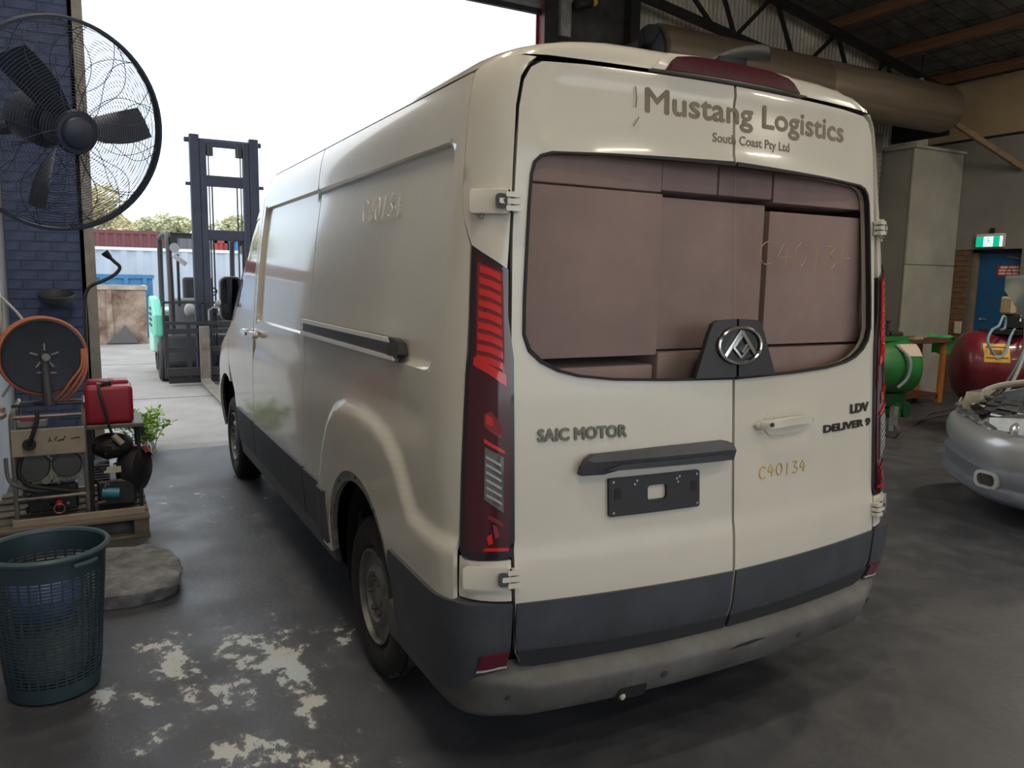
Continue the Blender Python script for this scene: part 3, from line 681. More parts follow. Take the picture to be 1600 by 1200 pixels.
# number plate recess bar and plate holder
gp = [(-.640, 1.092), (-.638, 1.118), (-.624, 1.142), (-.598, 1.156), (-.30, 1.163), (-.060, 1.165), (-.036, 1.155), (-.028, 1.13), (-.030, 1.095), (-.09, 1.098), (-.50, 1.102), (-.56, 1.090)]
patch('plate_lamp_bar', grey, DL, gp, WS, step=.03, off=.034, thick=.034, bump=lambda u, v: .016*min(1, max(0, (v-1.09)/.05)) if v < 1.14 else .016-.02*(v-1.14)/.03)
patch('plate_lamp_bar_lip', mat('van_bar_dark', (.025, .027, .032), .5), DL, [(-.56, 1.107), (-.50, 1.122), (-.10, 1.122), (-.05, 1.108), (-.09, 1.100), (-.52, 1.104)], WS, step=.03, off=.053, thick=.02)
plm = mat('plate_holder_black', (.016, .016, .020), .5)
ph = patch('plate_holder', plm, DL, rrect(-.530, .942, -.166, 1.070, .006, 2), WS, holes=[rrect(-.382, .985, -.304, 1.035, .010, 3)], step=.03, off=.014, thick=.014)
mb = MB()
for s, z in ((-.515, 1.058), (-.180, 1.058), (-.515, .955), (-.178, .955), (-.434, 1.045), (-.425, 1.056), (-.265, 1.050), (-.254, 1.056), (-.260, 1.038)):
    mb.cyl(RP(s, z, .012), RP(s, z, .0165), .0045, n=10)
mb.build('screw', mat('zinc_screw', (.3, .3, .3), .4, .8), ph)
for s in (-.498, -.192): patch('clip_slot', black, ph, rrect(s-.012, 1.00, s+.012, 1.035, .003, 2), WS, step=.03, off=.0155, thick=.003)
# handle on the right door
hs = lambda s, z, o: RP(s, z, o)
mb = MB(); mb.prism(rrect(.150, 1.160, .370, 1.25, .045, 8), lambda u, v, w: RP(u, v, w), -.003, .006); mb.build('handle_cup', white, DR)
mb = MB(); prof = [(.105, 1.200, .016), (.112, 1.203, .030), (.16, 1.206, .044), (.26, 1.210, .047), (.36, 1.208, .042), (.402, 1.205, .028), (.408, 1.204, .014)]; vs = []
for s, z, o in prof:
    h = .017 if .11 < s < .40 else .009
    vs += [RP(s, z-h, o-.014), RP(s, z-h*.8, o), RP(s, z+h*.8, o), RP(s, z+h, o-.014)]
fsx = [(i*4+k, (i+1)*4+k, (i+1)*4+(k+1) % 4, i*4+(k+1) % 4) for i in range(len(prof)-1) for k in range(4)]+[(3, 2, 1, 0), (24, 25, 26, 27)]
hd = link_mesh('handle', vs, fsx, white, DR, 50)
for s in (.112, .400): MB().cyl(RP(s, 1.204, .0), RP(s, 1.204, .02), .012, n=10).build('handle_mount', white, hd)
MB().cyl(RP(.150, 1.206, .040), RP(.150, 1.206, .0465), .0075, n=14).build('key_lock', mat('lock_dark', (.05, .05, .05), .4, .5), hd)
# hinges
def hinge(sg, z0, z1, so, si):
    g = lambda s, z, o: RP(sg*s, z, o)
    root = MB()
    P = rrect(si+.012, z0, so, z1, .010, 3)
    root.prism(P if sg > 0 else P, lambda u, v, w: g(u, v, w), .004, .034)
    h = root.build('hinge', white, van, 40, bevel=.003)
    zm = (z0+z1)/2
    MB().prism(rrect(si+.018, zm-.022, si+.048, zm+.022, .012, 3), lambda u, v, w: g(u, v, w), .030, .0355).build('hinge_socket', mat('hinge_dark', (.05, .055, .06), .5), h)
    for dz in (-.021, 0, .021): MB().prism(rrect(si-.022, zm+dz-.008, si+.036 if dz == 0 else si+.022, zm+dz+.008, .003, 2), lambda u, v, w: g(u, v, w), .008, .037).build('hinge_knuckle', white, h)
    for dz in (-.031, .031): MB().cyl(g(si+.012, zm+dz, .032), g(si+.012, zm+dz, .0365), .0035, n=8).build('hinge_bolt', black, h)
    if zm > 1.5: MB().cyl(g(so-.03, z0-.012, .012), g(so-.03, z0, .012), .006, n=8).build('grease_nipple', MATS['zinc_screw'], h)
    return h
for sg in (-1, 1):
    hinge(sg, 1.910, 1.985, .972, .852); hinge(sg, .742, .820, 1.015, .872)
# pillars
for sg in (-1, 1):
    O = [(.875, 1.745), (.871, 1.5+.25), (.862, 1.86), (.853, 1.98), (.833, 2.245), (.816, 2.33), (.79, 2.373), (.765, 2.392), (.82, 2.394), (.93, 2.382), (.985, 2.362), (1.006, 2.23), (1.020, 1.97), (1.010, 1.90), (.985, 1.835), (.978, 1.818)]
    patch('rear_pillar', white, van, O if sg > 0 else mirror(O), WS, step=.03, off=.007, thick=.03, smooth=50)
    O = [(.874, .702), (.874, .835), (1.02, .834), (1.037, .845), (1.043, .735), (1.042, .712)]
    patch('pillar_foot', white, van, O if sg > 0 else mirror(O), WS, step=.025, off=.007, thick=.03, smooth=50)
    O = [(.872, .40), (.872, .696), (1.050, .708), (1.054, .40)]
    patch('bumper_corner', grey, van, O if sg > 0 else mirror(O), WS, step=.025, off=.046, thick=.05, smooth=50, bump=lambda u, v: -.03*max(0., min(1., (1.0-abs(u))/.10)))
    r = patch('reflector', mat('reflector_red', (.10, .008, .022), .25, coat=.4), van, rrect(.876, .482, .958, .538, .004, 2) if sg > 0 else mirror(rrect(.876, .482, .958, .538, .004, 2)), WS, step=.02, off=.053, thick=.014, bump=lambda u, v: -.03*max(0., min(1., (1.0-abs(u))/.10)))
    patch('reflector_edge', mat('reflector_frame', (.5, .45, .42), .5), r, [(sg*a, b) for a, b in rrect(.874, .474, .960, .4815, .002, 2)], WS, step=.02, off=.054, thick=.014, bump=lambda u, v: -.03*max(0., min(1., (1.0-abs(u))/.10)))
# tail lamps
lens_d = mat('lamp_dark_red', (.055, .002, .009), .15, coat=.6); lens_e = mat('lamp_rim', (.010, .004, .010), .15, coat=.8)
red1 = mat('lamp_bright_red', (.62, .012, .012), .2, coat=1., emit=(.6, .01, .01), estr=.0); red2 = mat('lamp_mid_red', (.22, .005, .010), .2, coat=1.)
clear = mat('lamp_clear', (.17, .165, .165), .12, .5, coat=1.)
for sg in (-1, 1):
    q = lambda P: [(sg*a, b) for a, b in P]
    lo = [(.868, .846), (.862, .90), (.858, 1.2), (.856, 1.47), (.862, 1.52), (.872, 1.60), (.869, 1.745), (.935, 1.79), (.974, 1.816), (.984, 1.65), (.990, 1.50), (1.003, 1.42), (1.010, 1.30), (1.030, .90), (1.035, .862), (1.022, .846), (.98, .838)]
    L = patch('tail_lamp', lens_e, van, q(lo), WS, step=.022, off=.012, thick=.04, smooth=50)
    li = [(.880, .862), (.872, 1.2), (.870, 1.45), (.884, 1.60), (.882, 1.738), (.930, 1.770), (.960, 1.790), (.972, 1.60), (.980, 1.48), (.992, 1.40), (.998, 1.30), (1.016, .90), (1.012, .864)]
    patch('lens', lens_d, L, q(li), WS, step=.022, off=.0150, thick=.006, smooth=50)
    # bright upper reflector: slanted bars
    for i in range(9):
        z = 1.742-i*.034
        P = [(.893, z-.034), (.893, z-.012), (.925, z+.004), (.950+.002*i, z+.012), (.950+.002*i, z-.008), (.925, z-.016)]
        patch('lens_bar', red1, L, q(P), WS, step=.02, off=.0185, thick=.006, bump=lambda u, v, z=z: .0)
    patch('lens_backing', red2, L, q([(.888, 1.40), (.888, 1.735), (.955, 1.765), (.970, 1.44), (.93, 1.43)]), WS, step=.03, off=.0165, thick=.003)
    patch('lens_bar', red1, L, q([(.884, 1.385), (.884, 1.42), (.935, 1.455), (.972, 1.478), (.975, 1.45), (.935, 1.425)]), WS, step=.03, off=.0185, thick=.006)
    patch('lens_bar', red2, L, q([(.900, 1.225), (.900, 1.265), (.93, 1.31), (.95, 1.30), (.95, 1.26), (.92, 1.235)]), WS, step=.03, off=.018, thick=.005)
    patch('lens_bar', red1, L, q([(.925, 1.262), (.925, 1.288), (.943, 1.30), (.945, 1.27)]), WS, step=.03, off=.0195, thick=.005)
    patch('lens_bar', red1, L, q([(.893, 1.175), (.893, 1.185), (.952, 1.225), (.952, 1.212)]), WS, step=.03, off=.0195, thick=.005)
    c = patch('reversing_lens', clear, L, q([(.898, .990), (.896, 1.165), (.950, 1.198), (.955, 1.035)]), WS, step=.03, off=.0185, thick=.005)
    for i in range(6): patch('lens_rib', mat('lens_rib_grey', (.42, .42, .43), .25, .3), c, q([(.903, 1.015+i*.024), (.903, 1.023+i*.024), (.948, 1.052+i*.024), (.948, 1.044+i*.024)]), WS, step=.03, off=.0215, thick=.004)
    for P in ([(.90, .945), (.90, .955), (.945, .985), (.945, .973)], [(.912, .915), (.918, .945), (.930, .952), (.926, .91)], [(.930, .895), (.934, .925), (.950, .915), (.944, .89)], [(.885, .868), (.885, .876), (.955, .880), (.96, .871)]): patch('lens_bar', red1 if P[0][1] < .90 else red2, L, q(P), WS, step=.03, off=.019, thick=.004)
# third brake lamp on the header, raised surround
bl = [(-.310, 2.402), (-.282, 2.430), (-.258, 2.446), (-.15, 2.454), (0, 2.457), (.15, 2.454), (.258, 2.446), (.282, 2.430), (.310, 2.402), (.15, 2.404), (0, 2.405), (-.15, 2.404)]
patch('brake_lamp', mat('brake_lamp_red', (.050, .002, .010), .5, spec=.25), van, bl, WS, step=.022, off=.020, thick=.03, smooth=50)
patch('brake_lamp_surround', white, van, [(-.36, 2.402), (-.31, 2.440), (-.28, 2.456), (-.15, 2.466), (.15, 2.466), (.28, 2.456), (.31, 2.440), (.36, 2.402)], WS, step=.022, off=.014, thick=.03, smooth=50)
# rear-view camera pod on the roof edge
cp = MB(); R0 = Vector((.07, .155, 2.495))
secs = [((-.12, .06, -.012), .022, .008), ((-.07, .035, .006), .032, .014), ((-.01, .0, .030), .036, .020), ((.04, -.03, .040), .037, .024), ((.085, -.065, .038), .036, .030), ((.10, -.08, .032), .032, .027)]
vs = []; ax = Vector((.80, -.55, .12)).normalized(); sx = ax.cross(Vector((0, 0, 1))).normalized(); sz = sx.cross(ax)
for c, a, b in secs:
    for k in range(12): t = 2*math.pi*k/12; vs.append(R0+Vector(c)+sx*a*math.cos(t)+sz*b*math.sin(t))
cp.add(vs, [(i*12+k, i*12+(k+1) % 12, (i+1)*12+(k+1) % 12, (i+1)*12+k) for i in range(5) for k in range(12)]+[tuple(range(11, -1, -1)), tuple(range(60, 72))])
pod = cp.build('camera_pod', mat('pod_grey', (.065, .065, .062), .5), van, 50)
e = R0+Vector(secs[-1][0]); MB().cyl(e, e+ax*.004, .026, n=18).build('camera_face', black, pod); MB().cyl(e, e+ax*.008, .009, n=14).build('camera_lens', mat('lens_blue', (.02, .04, .06), .08, coat=1.), pod)
MB().prism([(-.05, -.03), (.06, -.05), (.08, .05), (-.03, .06)], lambda u, v, w: (R0.x-.02+u, R0.y+.01+v, w), 2.47, 2.515).build('pod_foot', black, pod)
# bumper
prof = [(-.02, .468), (.045, .458), (.075, .446), (.084, .43), (.086, .37), (.070, .315), (.045, .286), (-.03, .275)]
vs = []; NB = 90
for i in range(NB+1):
    s = -1.62+3.24*i/NB; a = abs(s); k = 1.0 if a < .80 else (1-.80*min(1, (a-.80)/.27)**.7)
    for o, z in prof: vs.append(RP(s, z, .004+(o*k if o > 0 else o)))
m = len(prof)
bmp = link_mesh('rear_bumper', vs, [(i*m+k, (i+1)*m+k, (i+1)*m+k+1, i*m+k+1) for i in range(NB) for k in range(m-1)], dusty, van, 50)
for s in (-.86, -.30, .36, .88): MB().cyl(RP(s, .385, .02), RP(s, .385, .09 if abs(s) < .8 else .064), .016, n=16).cyl(RP(s, .385, .05), RP(s, .385, .0915 if abs(s) < .8 else .0665), .010, n=14).build('parking_sensor', mat('sensor_grey', (.05, .05, .052), .45), bmp)
patch('tow_hole', black, bmp, rrect(-.47, .312, -.36, .365, .012, 3), WS, step=.03, off=.088, thick=.004)
MB().blob(RP(-.45, .325, .088), (.012, .008, .012), 8, .2).build('tow_plug', mat('plug_cream', (.5, .46, .36), .6), bmp)
patch('bumper_scuff', mat('scuff_black', (.02, .02, .02), .6), bmp, [(-.03, .425), (.03, .436), (.10, .438), (.16, .432), (.10, .428), (.05, .42)], WS, step=.03, off=.0885, thick=.003)
# --- left and right sides
SEAM = [(.30, 1.046), (.72, 1.045), (.86, 1.041), (1.30, 1.017), (1.50, .998), (1.66, .990), (1.82, .986), (1.90, 1.014), (1.97, 1.026), (2.23, 1.012), (2.36, .993)]
def yseam(z): return WS(-lerpt(SEAM, z), z)[1]
rec1 = rec2 = rrect(.318, 1.416, 3.43, 2.150, .065, 5)
flare = [(1.70, .30), (1.66, .72), (1.60, .88), (1.50, 1.03), (1.40, 1.105), (1.28, 1.140), (1.07, 1.150), (.84, 1.135), (.70, 1.105), (.58, 1.045), (.49, .95), (.42, .875), (.30, .862), (-.2, .862), (-.2, .30)]
sst = lambda t: t*t*(3-2*t) if 0 < t < 1 else (0. if t <= 0 else 1.)
def side_relief(y, z):
    d = 0.
    for r in (rec1,): d -= .022*(1-sst((sdf(y, z, r)+.002)/.012))
    if y < 2.0 and z < 1.2: d += .026*(1-sst((sdf(y, z, flare)+.01)/.055))
    d -= .010*math.exp(-((z-1.24)/.075)**2)*sst((y-.2)/.4)
    return d
AR = lambda yc, r, n=22, zc_=.42: [(yc+r*math.cos(math.pi*i/n), zc_+r*math.sin(math.pi*i/n)) for i in range(n+1)]
zs = [.40, .55, .7, .86, 1.0, 1.2, 1.4, 1.6, 1.72, 1.82, 1.88, 1.93, 2.0, 2.15, 2.3, 2.362]
arch_r = AR(1.06, .475)
outl = [(.585, .40), (yseam(.40), .40)]+[(yseam(z), z) for z in zs[1:]]+[(1.0, 2.364), (2.055, 2.364), (2.055, .40), (1.535, .40)]+arch_r[1:-1]
off_in = lambda P, d: [(a, b) for a, b in P]
big = lambda r, e: rrect(min(p[0] for p in r)-e, min(p[1] for p in r)-e, max(p[0] for p in r)+e, max(p[1] for p in r)+e, .07, 5)
sides = {}
for sg in (-1, 1):
    F = SL if sg < 0 else SR; fl = sg < 0
    ex_ = [rec1, big(rec1, .010)]
    fin = [(a, b) for a, b in flare[1:13]]
    sp = patch('side_panel', white, van, outl, F, extra=ex_, step=.021 if sg < 0 else .07, off=.006, thick=.02, flip=fl, bump=side_relief, smooth=60)
    sides[sg] = sp
    sd_ = patch('sliding_door', white, van, [(2.066, .40), (3.512, .40), (3.512, 2.28), (3.46, 2.364), (2.066, 2.364)], F, extra=[rec2, big(rec2, .010)], step=.04 if sg < 0 else .09, off=.006, thick=.02, flip=fl, bump=side_relief, smooth=60)
    fdo = [(3.524, .40), (4.22, .40), (4.26, .58), (4.36, .80), (4.52, .93), (4.60, 1.0), (4.62, 1.36)]+[(4.52, 1.46), (4.02, 2.13), (3.92, 2.20), (3.524, 2.24)]
    fwin = [(3.575, 1.47), (3.575, 2.06), (3.62, 2.11), (3.95, 2.08), (4.46, 1.47)]
    fd = patch('front_door', white, van, fdo, F, holes=[fwin], step=.05 if sg < 0 else .1, off=.006, thick=.02, flip=fl, smooth=60)
    patch('door_glass', mat('dark_cab_glass', (.012, .013, .016), .06, coat=1.), fd, fwin, F, step=.08, off=.001, thick=.006, flip=fl)
    patch('front_wing', white, van, [(4.64, 1.34), (4.62, 1.0)]+[(4.79+.47*math.cos(a), .42+.47*math.sin(a)) for a in [math.radians(115-i*10) for i in range(12)]]+[(5.30, .36), (5.5, .36), (5.5, .95), (5.1, 1.24)], F, step=.06, off=.006, thick=.02, flip=fl, smooth=60)
    # grey lower band
    for y0, y1, nm in ((1.542, 2.052, 'cladding'), (2.068, 3.51, 'cladding'), (3.526, 4.22, 'cladding')):
        patch(nm, grey, van, [(y0, .44), (y1, .44), (y1, .694), (y0, .697)], F, step=.03 if y0 < 2 else .06, off=.020, thick=.016, flip=fl, bump=side_relief if y0 < 2 else None)
    patch('cladding', grey, van, [(.575, .39), (yseam(.40)-.012, .39), (yseam(.55)-.006, .55), (yseam(.70)-.006, .705), (.60, .715), (.61, .69), (.575, .52)], F, step=.03, off=.020, thick=.018, flip=fl, bump=side_relief)
    patch('sill', mat('sill_grey', (.10, .10, .105), .5, var=.2, scale=6), van, [(1.56, .33), (4.24, .33), (4.24, .432), (1.56, .432)], F, step=.08, off=.012, thick=.02, flip=fl)
    # arch lip
    lipm = mat('arch_lip', (.20, .195, .18), .6, var=.4, scale=25)
    P = AR(1.06, .478)+AR(1.06, .432)[::-1]
    lp_ = patch('arch_lip', lipm, van, P, F, step=.03, off=.024, thick=.022, flip=fl)
    for k in range(3, 20, 4):
        a = math.pi*k/22; MB().cyl(SP(1.06+.455*math.cos(a), .42+.455*math.sin(a), .022, sg), SP(1.06+.455*math.cos(a), .42+.455*math.sin(a), .027, sg), .006, n=8).build('lip_rivet', black, lp_)
    # wheel wells
    for yc in (1.06, 4.79):
        mb = MB(); n = 20; vs = []
        for i in range(n+1):
            a = math.pi*(-.12+1.24*i/n)
            for x in (.97, .50): vs.append((sg*x, yc+.44*math.cos(a), .42+.44*math.sin(a)))
        mb.add(vs, [(2*i, 2*i+2, 2*i+3, 2*i+1) for i in range(n)]); mb.prism([(yc+.44*math.cos(math.pi*i/12), .42+.44*math.sin(math.pi*i/12)) for i in range(13)]+[(yc-.44, .3), (yc+.44, .3)], lambda u, v, w: (sg*w, u, v), .46, .5)
        mb.build('wheel_well', black, van)
        MB().tube(smoothpath([(sg*.93, yc+.36, .50), (sg*.9, yc+.42, .62)], 3), .012, 6).build('liner_edge', mat('liner', (.03, .03, .03), .8), van)
# rail, handle, chalk and front mirror on the left side
rl = patch('door_rail', mat('rail_black', (.012, .012, .014), .3, coat=.3), sides[-1], [(.575, 1.440), (.60, 1.428), (2.05, 1.415), (2.05, 1.478), (.64, 1.486), (.60, 1.478)], SL, step=.05, off=.020, thick=.03, flip=True)
railm = mat('rail_alloy_sky_sheen', (.80, .80, .80), .3, .2)  # whitish colour puts the sky's reflection into the rail edges
for z, dz in ((1.482, .008), (1.419, .007)): patch('rail_edge', railm, rl, [(.68 if z > 1.45 else .62, z-dz), (2.05, z-dz-.004), (2.05, z+dz), (.70 if z > 1.45 else .63, z+dz)], SL, step=.1, off=.030, thick=.02, flip=True)
patch('rail_end_cap', mat('rail_cap', (.025, .026, .03), .45), rl, [(.572, 1.44), (.60, 1.424), (.70, 1.424), (.70, 1.492), (.64, 1.492), (.595, 1.482)], SL, step=.03, off=.028, thick=.03, flip=True)
for y in (3.40, 3.70):
    mb = MB().prism(rrect(y-.11, 1.292, y+.11, 1.335, .02, 4), lambda u, v, w: SP(u, v, w), .014, .05); mb.build('door_handle', chrome if y > 3.5 else white, van, 40, bevel=.004)
o = chalk('crayon_number', 'C40134', wc, sides[-1], lambda u, v, w: SP(1.25-u, 1.95+v, -.003), .48, .09, .0022, 3); o['label'] = 'white crayon number'
mr = MB(); mr.prism(rrect(-1.075, 1.34, -.905, 1.70, .05, 4), lambda u, v, w: (u, w, v), 4.66, 4.78); mirror_o = mr.build('side_mirror', mat('mirror_shell', (.02, .02, .022), .4), van, 40, bevel=.015, bseg=2)
MB().prism(rrect(-1.06, 1.40, -.92, 1.68, .04, 4), lambda u, v, w: (u, w, v), 4.650, 4.662).build('mirror_glass', mat('mirror_glass', (.10, .12, .16), .05, 1.), mirror_o)
MB().beam((-.95, 4.72, 1.42), (-.82, 4.70, 1.36), .05, .06).build('mirror_arm', black, mirror_o)
MB().blob((-1.085, 4.70, 1.48), (.03, .04, .03), 8, .05).build('mirror_indicator', mat('indicator_white', (.7, .7, .72), .3), mirror_o)
# windscreen seen from inside the cab line and bonnet are formed by the skin itself
NF = 16; vs = []; fs = []; zz = [.34+(2.36-.34)*i/26 for i in range(27)]
for z in zz:
    pts, S = plan(z); T = S[-1]; w = crt(WT, z)
    for i in range(NF+1):
        s = T*(1-.0)-(1-2*i/NF)*0; a = -1+2*i/NF
        sT = T-abs(a)*(w*.45+.62); p = Vector(WS(math.copysign(sT, a) if a else T-1e-4, z)); vs.append(p+Vector((0, .004, 0)))
for j in range(26):
    for i in range(NF): fs.append((j*(NF+1)+i, j*(NF+1)+i+1, (j+1)*(NF+1)+i+1, (j+1)*(NF+1)+i))
link_mesh('front_skin', vs, fs, white, van, 50)
P = [(-.62, 1.42), (.62, 1.42), (.50, 2.15), (-.50, 2.15)]
patch('windscreen', MATS['dark_cab_glass'], van, P, lambda u, v: (u, lerpt(YFT, v)+.01, v), step=.1, off=.006, thick=.01, flip=True)
# wheels
def wheel(sg, y):
    x0 = sg*.985; c = (x0, y, .345); ax = (sg, 0, 0)
    tp = [(.205, -.20), (.25, -.215), (.315, -.212), (.338, -.195), (.343, -.175), (.337, -.172), (.337, -.165), (.345, -.162), (.345, -.128), (.337, -.126), (.337, -.118), (.345, -.116), (.345, -.092), (.337, -.09), (.337, -.082), (.345, -.08), (.344, -.045), (.337, -.042), (.337, -.036), (.342, -.033), (.336, -.014), (.318, .004), (.29, .010), (.25, .008), (.222, -.004), (.205, -.02)]
    t = MB().lathe(c, ax, tp, 56, True).build('tyre', rubber, van, 45)
    blk = MB()
    for i in range(60):
        a = 2*math.pi*i/60; e = Vector((0, math.cos(a), math.sin(a))); tt = Vector((0, -math.sin(a), math.cos(a)))
        for xo in (-.020, -.19): blk.beam(Vector(c)+Vector((sg*(xo-.012), 0, 0))+e*.341, Vector(c)+Vector((sg*(xo+.012), 0, 0))+e*.337, .018, .010, e)
    blk.build('tread_blocks', rubber, t)
    sm = mat('steel_wheel', (.20, .20, .19), .5, .6, var=.35, scale=12)
    rp = [(.208, -.02), (.205, .002), (.197, .004), (.192, -.012), (.188, -.045), (.178, -.062), (.150, -.035), (.125, -.006), (.108, .000), (.100, -.008), (.092, -.045), (.055, -.05), (.055, -.02), (.048, -.012), (.0, -.012)]
    r = MB().lathe(c, ax, rp, 48).build('rim', sm, t)
    for i in range(10):
        a = 2*math.pi*(i+.5)/10; p = Vector((x0+sg*(-.047), y+.163*math.cos(a), .345+.163*math.sin(a)))
        MB().cyl(p, p+Vector((sg*.012, 0, 0)), .017, n=10).build('rim_hole', black, r)
    for i in range(6):
        a = 2*math.pi*i/6; p = Vector((x0+sg*(-.045), y+.075*math.cos(a), .345+.075*math.sin(a)))
        MB().cyl(p, p+Vector((sg*.045, 0, 0)), .013, .011, n=6).build('lug_nut', sm, r)
    return t
for sg in (-1, 1):
    for y in (1.04, 4.79): wheel(sg, y)
    MB().b2((sg*.70-.02, .72, .16), (sg*.95, .735, .40)).build('mud_flap', black, van)
MB().cyl((-.8, 1.04, .345), (.8, 1.04, .345), .06, n=14).build('rear_axle', black, van); MB().b2((-.5, .35, .32), (.5, 5.2, .40)).build('chassis', black, van)
# --- cargo stacked behind the rear glass
cm = mat('mauve_carton', (.33, .245, .225), .75, var=.10, scale=5, ); cm2 = mat('mauve_carton_b', (.355, .265, .24), .75, var=.10, scale=5)
def carton(x0, x1, z0, z1, y, m, label):
    tag(MB().b2((x0, y, z0), (x1, y+.30, z1)).build('carton', m, None, 40, bevel=.008, bseg=2), label, 'box', 'cartons stacked behind the rear glass')
CT = [(-.80, -.255, 1.46, 2.015, .10, cm, 'largest mauve carton behind the left rear window'), (-.79, -.25, 2.022, 2.16, .115, cm2, 'long flat mauve carton on top of the largest one'),
      (-.243, .012, 2.03, 2.16, .125, cm2, 'top mauve carton left of the door gap'), (.018, .285, 2.03, 2.17, .125, cm, 'top mauve carton right of the door gap'), (.292, .83, 2.02, 2.17, .125, cm2, 'top mauve carton at the right window corner'),
      (-.235, .265, 1.475, 2.01, .135, cm, 'middle mauve carton crossing behind the door gap'), (.285, .87, 1.48, 1.99, .13, cm2, 'right-hand big mauve carton behind the right window'),
      (-.80, -.25, 1.30, 1.425, .125, cm2, 'low mauve carton under the largest one'), (-.242, .25, 1.30, 1.468, .11, cm2, 'low mauve carton behind the emblem shield'), (.285, .87, 1.30, 1.470, .12, cm, 'low mauve carton at the right window bottom')]
for a in CT: carton(*a)
MB().b2((-.80, .09, 1.24), (.80, .50, 1.296)).build('load_shelf', black, van)
# ================================================================ LEFT FOREGROUND
# --- wall fan
FC = Vector((-2.058, 1.337, 2.24)); FA = Vector((.46, -.83, -.26)).normalized(); FX, FY, _ = basis(FA); FR = .375
fan = thing('wall_fan', 'large black caged industrial fan on the left wall, tilted towards the van', 'fan', (XL+.02, FC.y+.25, FC.z))
fblk = mat('fan_black', (.026, .036, .066), .45)
def fp(r, a, t): return FC+FX*r*math.cos(a)+FY*r*math.sin(a)+FA*t
def dome(r, d): return d*(1-(r/FR)**2.4)**.8 if r < FR else 0
def cage(nm, sgn, depth, rmin):
    mb = MB()
    for i in range(30):
        r = rmin+(FR-rmin)*i/30; mb.tube([fp(r, k*2*math.pi/56, sgn*dome(r, depth)) for k in range(56)], .00095, 4, True)
    o = mb.build(nm+'_ring_wires', fblk, fan); o['kind'] = 'stuff'
    for i in range(22):
        a0 = 2*math.pi*i/22; path = []
        for j in range(15):
            t = j/14; r = rmin+(FR-rmin)*t; a = a0+.30*math.sin(t*math.pi)*(1 if i % 2 else -1); path.append(fp(r, a, sgn*(dome(r, depth)+.002)))
        MB().tube(path, .0015, 5).build('spoke_wire', fblk, fan)
cage('front', 1, .105, .075); cage('rear', -1, .085, .09)
MB().lathe(FC, FA, [(FR-.004, -.016), (FR+.006, -.016), (FR+.010, 0), (FR+.006, .016), (FR-.004, .016)], 72, True).build('rim_band', fblk, fan)
MB().lathe(FC+FA*.085, FA, [(0, .03), (.045, .028), (.055, .02), (.06, .01), (.075, .008), (.08, .0), (.078, -.008), (0, -.008)], 32).build('front_badge', fblk, fan)
MB().lathe(FC, FA, [(0, .05), (.05, .045), (.065, .02), (.065, -.05), (0, -.05)], 24).build('blade_hub', fblk, fan)
for k in range(3):
    a0 = math.radians(4)+k*2*math.pi/3; vs = []
    for j in range(9):
        t = j/8; r = .05+.26*t; w = (.055+.085*math.sin(min(1, t*1.05)*math.pi*.62))*.75
        for q in (-1, -.33, .33, 1):
            a = a0+.18*t+q*w/r*.5; vs.append(fp(r, a, .02-q*.052*(1-.3*t)))
    n = len(vs); back = [v-FA*.004 for v in vs]; f = []
    for j in range(8):
        for q in range(3): a = j*4+q; f += [(a, a+1, a+5, a+4), (n+a+4, n+a+5, n+a+1, n+a)]
    for j in range(8): f += [(j*4, j*4+4, n+j*4+4, n+j*4), (j*4+7, j*4+3, n+j*4+3, n+j*4+7)]
    f += [(32, 33, n+33, n+32), (33, 34, n+34, n+33), (34, 35, n+35, n+34)]
    MB().add(vs+back, f).build('blade', fblk, fan, 50)
mo = MB().lathe(FC-FA*.09, -FA, [(.08, 0), (.095, .02), (.095, .16), (.08, .19), (.03, .2), (0, .2)], 28).build('motor', fblk, fan)
me_ = FC-FA*.2
MB().tube(smoothpath([me_, me_+Vector((-.10, .10, -.03)), Vector((XL+.03, me_.y+.20, me_.z-.05))], 5), .025, 10).build('wall_arm', fblk, fan)
MB().b2((XL+.001, me_.y+.10, me_.z-.20), (XL+.03, me_.y+.30, me_.z+.10)).build('wall_plate', fblk, fan)
# --- basket
BC = Vector((-2.21, 1.51, 0)); BH, RB, RT = .615, .168, .214
bk_ = thing('laundry_basket', 'dark teal perforated plastic basket standing on the floor at the left', 'basket', BC)
teal = mat('teal_plastic', (.026, .050, .066), .42, var=.15, scale=8); teal2 = mat('teal_rim', (.06, .10, .12), .4)
br_ = lambda z: RB+(RT-RB)*z/BH
MB().lathe(BC, (0, 0, 1), [(0, .004), (RB-.01, .004), (RB, .012), (br_(.075)+.001, .075), (br_(.075)-.003, .075), (RB-.006, .012), (0, .010)], 56).build('base', teal, bk_)
MB().lathe(BC, (0, 0, 1), [(br_(.52)+.001, .52), (br_(.60)+.003, .60), (br_(.60)-.001, .60), (br_(.52)-.003, .52)], 64, True).build('upper_band', teal, bk_)
MB().lathe(BC, (0, 0, 1), [(RT, .595), (RT+.014, .598), (RT+.019, .608), (RT+.012, .618), (RT, .616), (RT-.004, .606)], 64, True).build('rim', teal2, bk_)
mb = MB(); nr = 34
for i in range(nr):
    a = 2*math.pi*i/nr; w = .0034
    mb.beam(BC+Vector((br_(.07)*math.cos(a), br_(.07)*math.sin(a), .07)), BC+Vector((br_(.525)*math.cos(a), br_(.525)*math.sin(a), .525)), w*2, .005, (math.cos(a), math.sin(a), 0))
mb.build('wall_ribs', teal, bk_, 0)['kind'] = 'stuff'
mb = MB()
for i in range(31):
    z = .085+i*.0142; r = br_(z); mb.lathe(BC, (0, 0, 1), [(r-.002, z-.0036), (r+.002, z-.0036), (r+.002, z+.0036), (r-.002, z+.0036)], 50, True)
mb.build('wall_rings', teal, bk_, 0)['kind'] = 'stuff'
